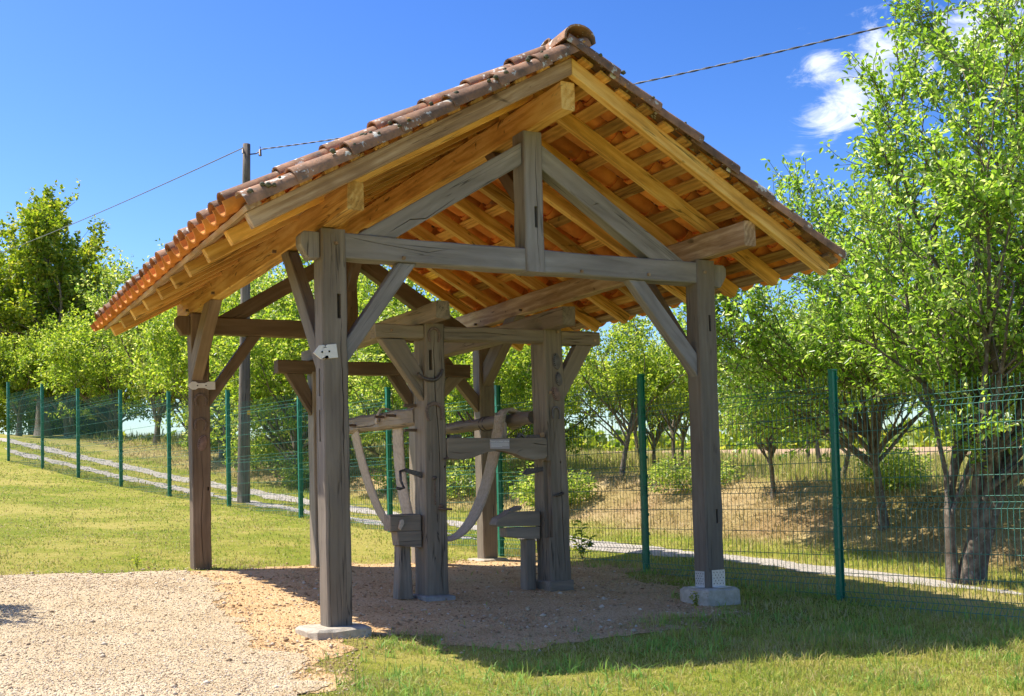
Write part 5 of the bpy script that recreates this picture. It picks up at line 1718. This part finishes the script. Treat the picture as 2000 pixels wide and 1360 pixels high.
def build_litter():
    R = np.random.default_rng(55)
    def d(x, y):
        fd = f_dirt(x, y); fg = f_gravel(x, y)
        return np.exp(-(fd / .4) ** 2) * (vnoise(x, y, .35, 33) > .38) * np.clip(.5 - fg * 2.5, .02, 1) * np.minimum(1700, 1700 * (6.5 / cam_d(x, y)) ** 2)
    x, y = scatter(R, -2, 5, -3, 5.2, 1700, d)
    V, F = blades(x, y, np.full(len(x), .045), .0035 * np.maximum(1, cam_d(x, y) / 6.5), R, 2.0, .008)
    tag(obj('straw_litter', np_mesh('straw_litter', V, F, M_STRAW)), 'dry straw litter along the edge of the bare earth', 'straw', None, 'stuff')
build_litter()

def build_pebbles():
    R = np.random.default_rng(15)
    def octa(x, y, size, flat, lift):
        n = len(x); z = height(x, y) + lift
        a = R.uniform(0, 2 * np.pi, n)
        s = size * R.uniform(.5, 1.4, n)
        c, sn = np.cos(a), np.sin(a)
        e = R.uniform(.6, 1.0, n); hgt = s * flat * R.uniform(.5, 1.2, n)
        C = np.column_stack([x, y, z + hgt * .25])
        def off(u, v, w): return C + np.column_stack([(u * c - v * sn * e) * s, (u * sn + v * c * e) * s, w * hgt])
        j = lambda: R.uniform(.75, 1.1, n)
        V = np.stack([off(j(), 0 * s, .1), off(.25 * j(), .9 * j(), 0), off(-.8 * j(), .45 * j(), .1), off(-.75 * j(), -.5 * j(), -.1), off(.35 * j(), -.9 * j(), 0), off(.1 * j(), .1 * j(), 1), off(0 * s, 0 * s, -1)], 1).reshape(-1, 3)
        o = np.arange(n)[:, None] * 7
        F = np.concatenate([o + [i, (i + 1) % 5, 5] for i in range(5)] + [o + [(i + 1) % 5, i, 6] for i in range(5)])
        return V, F
    def dens(x, y):
        fg = f_gravel(x, y)
        return (fg > -.30) * np.minimum(1900, 1900 * (7.0 / cam_d(x, y)) ** 2) * np.clip(.55 + fg * 2, .06, 1)
    x, y = scatter(R, -5, .3, -4, 4.4, 1900, dens)
    V, F = octa(x, y, .0075 * np.maximum(1, cam_d(x, y) / 8.5), .6, .010)
    x2, y2 = scatter(R, -5, 3.5, -4, 4.4, 60, lambda x, y: 26 * (((f_gravel(x, y) > -.2) | (f_dirt(x, y) > 0))) * (vnoise(x, y, .5, 35) > .35))
    V2, F2 = octa(x2, y2, .010 + .016 * R.uniform(0, 1, len(x2)) ** 2, .55, .011)
    V, F = join_np([(V, F), (V2, F2)])
    M_PEB = leaf_mat('gravel_stones', [(0, (0.33, 0.22, 0.12)), (.35, (0.53, 0.40, 0.25)), (.8, (0.67, 0.54, 0.38)), (1, (0.78, 0.69, 0.55))], 0.0, .9, spec=.15)
    tag(obj('gravel', np_mesh('gravel', V, F, M_PEB)), 'pinkish beige gravel of the yard', 'gravel', None, 'stuff')
    def dens2(x, y):
        return (f_dirt(x, y) > -.25) * (f_gravel(x, y) < .1) * np.minimum(900, 900 * (8 / cam_d(x, y)) ** 2) * (.15 + 1.2 * vnoise(x, y, .5, 24) ** 2)
    x, y = scatter(R, -1.6, 4.6, -2.4, 5, 900, dens2)
    V, F = octa(x, y, .008 + .014 * R.uniform(0, 1, len(x)) ** 3, .55, .005)
    M_CLOD = leaf_mat('earth_clods', [(0, (0.28, 0.165, 0.08)), (.5, (0.48, 0.31, 0.16)), (.9, (0.64, 0.46, 0.27)), (1, (0.70, 0.62, 0.50))], 0.0, .95, spec=.1)
    tag(obj('earth_clods', np_mesh('earth_clods', V, F, M_CLOD)), 'small clods and stones on the bare earth under the shelter', 'earth', None, 'stuff')
    def dens3(x, y):
        return (f_track(x, y) > -.08) * np.minimum(500, 500 * (9 / cam_d(x, y)) ** 2)
    x, y = scatter(R, 0, 8, -3, 32, 500, dens3)
    V, F = octa(x, y, .008 * np.maximum(1, cam_d(x, y) / 10), .5, .005)
    M_CHIP = leaf_mat('stone_chippings', [(0, (0.32, 0.28, 0.23)), (.5, (0.44, 0.395, 0.335)), (1, (0.60, 0.56, 0.50))], 0.0, .9, spec=.15)
    tag(obj('track_stones', np_mesh('track_stones', V, F, M_CHIP)), 'grey stone chippings in the wheel ruts', 'gravel', None, 'stuff')
build_pebbles()
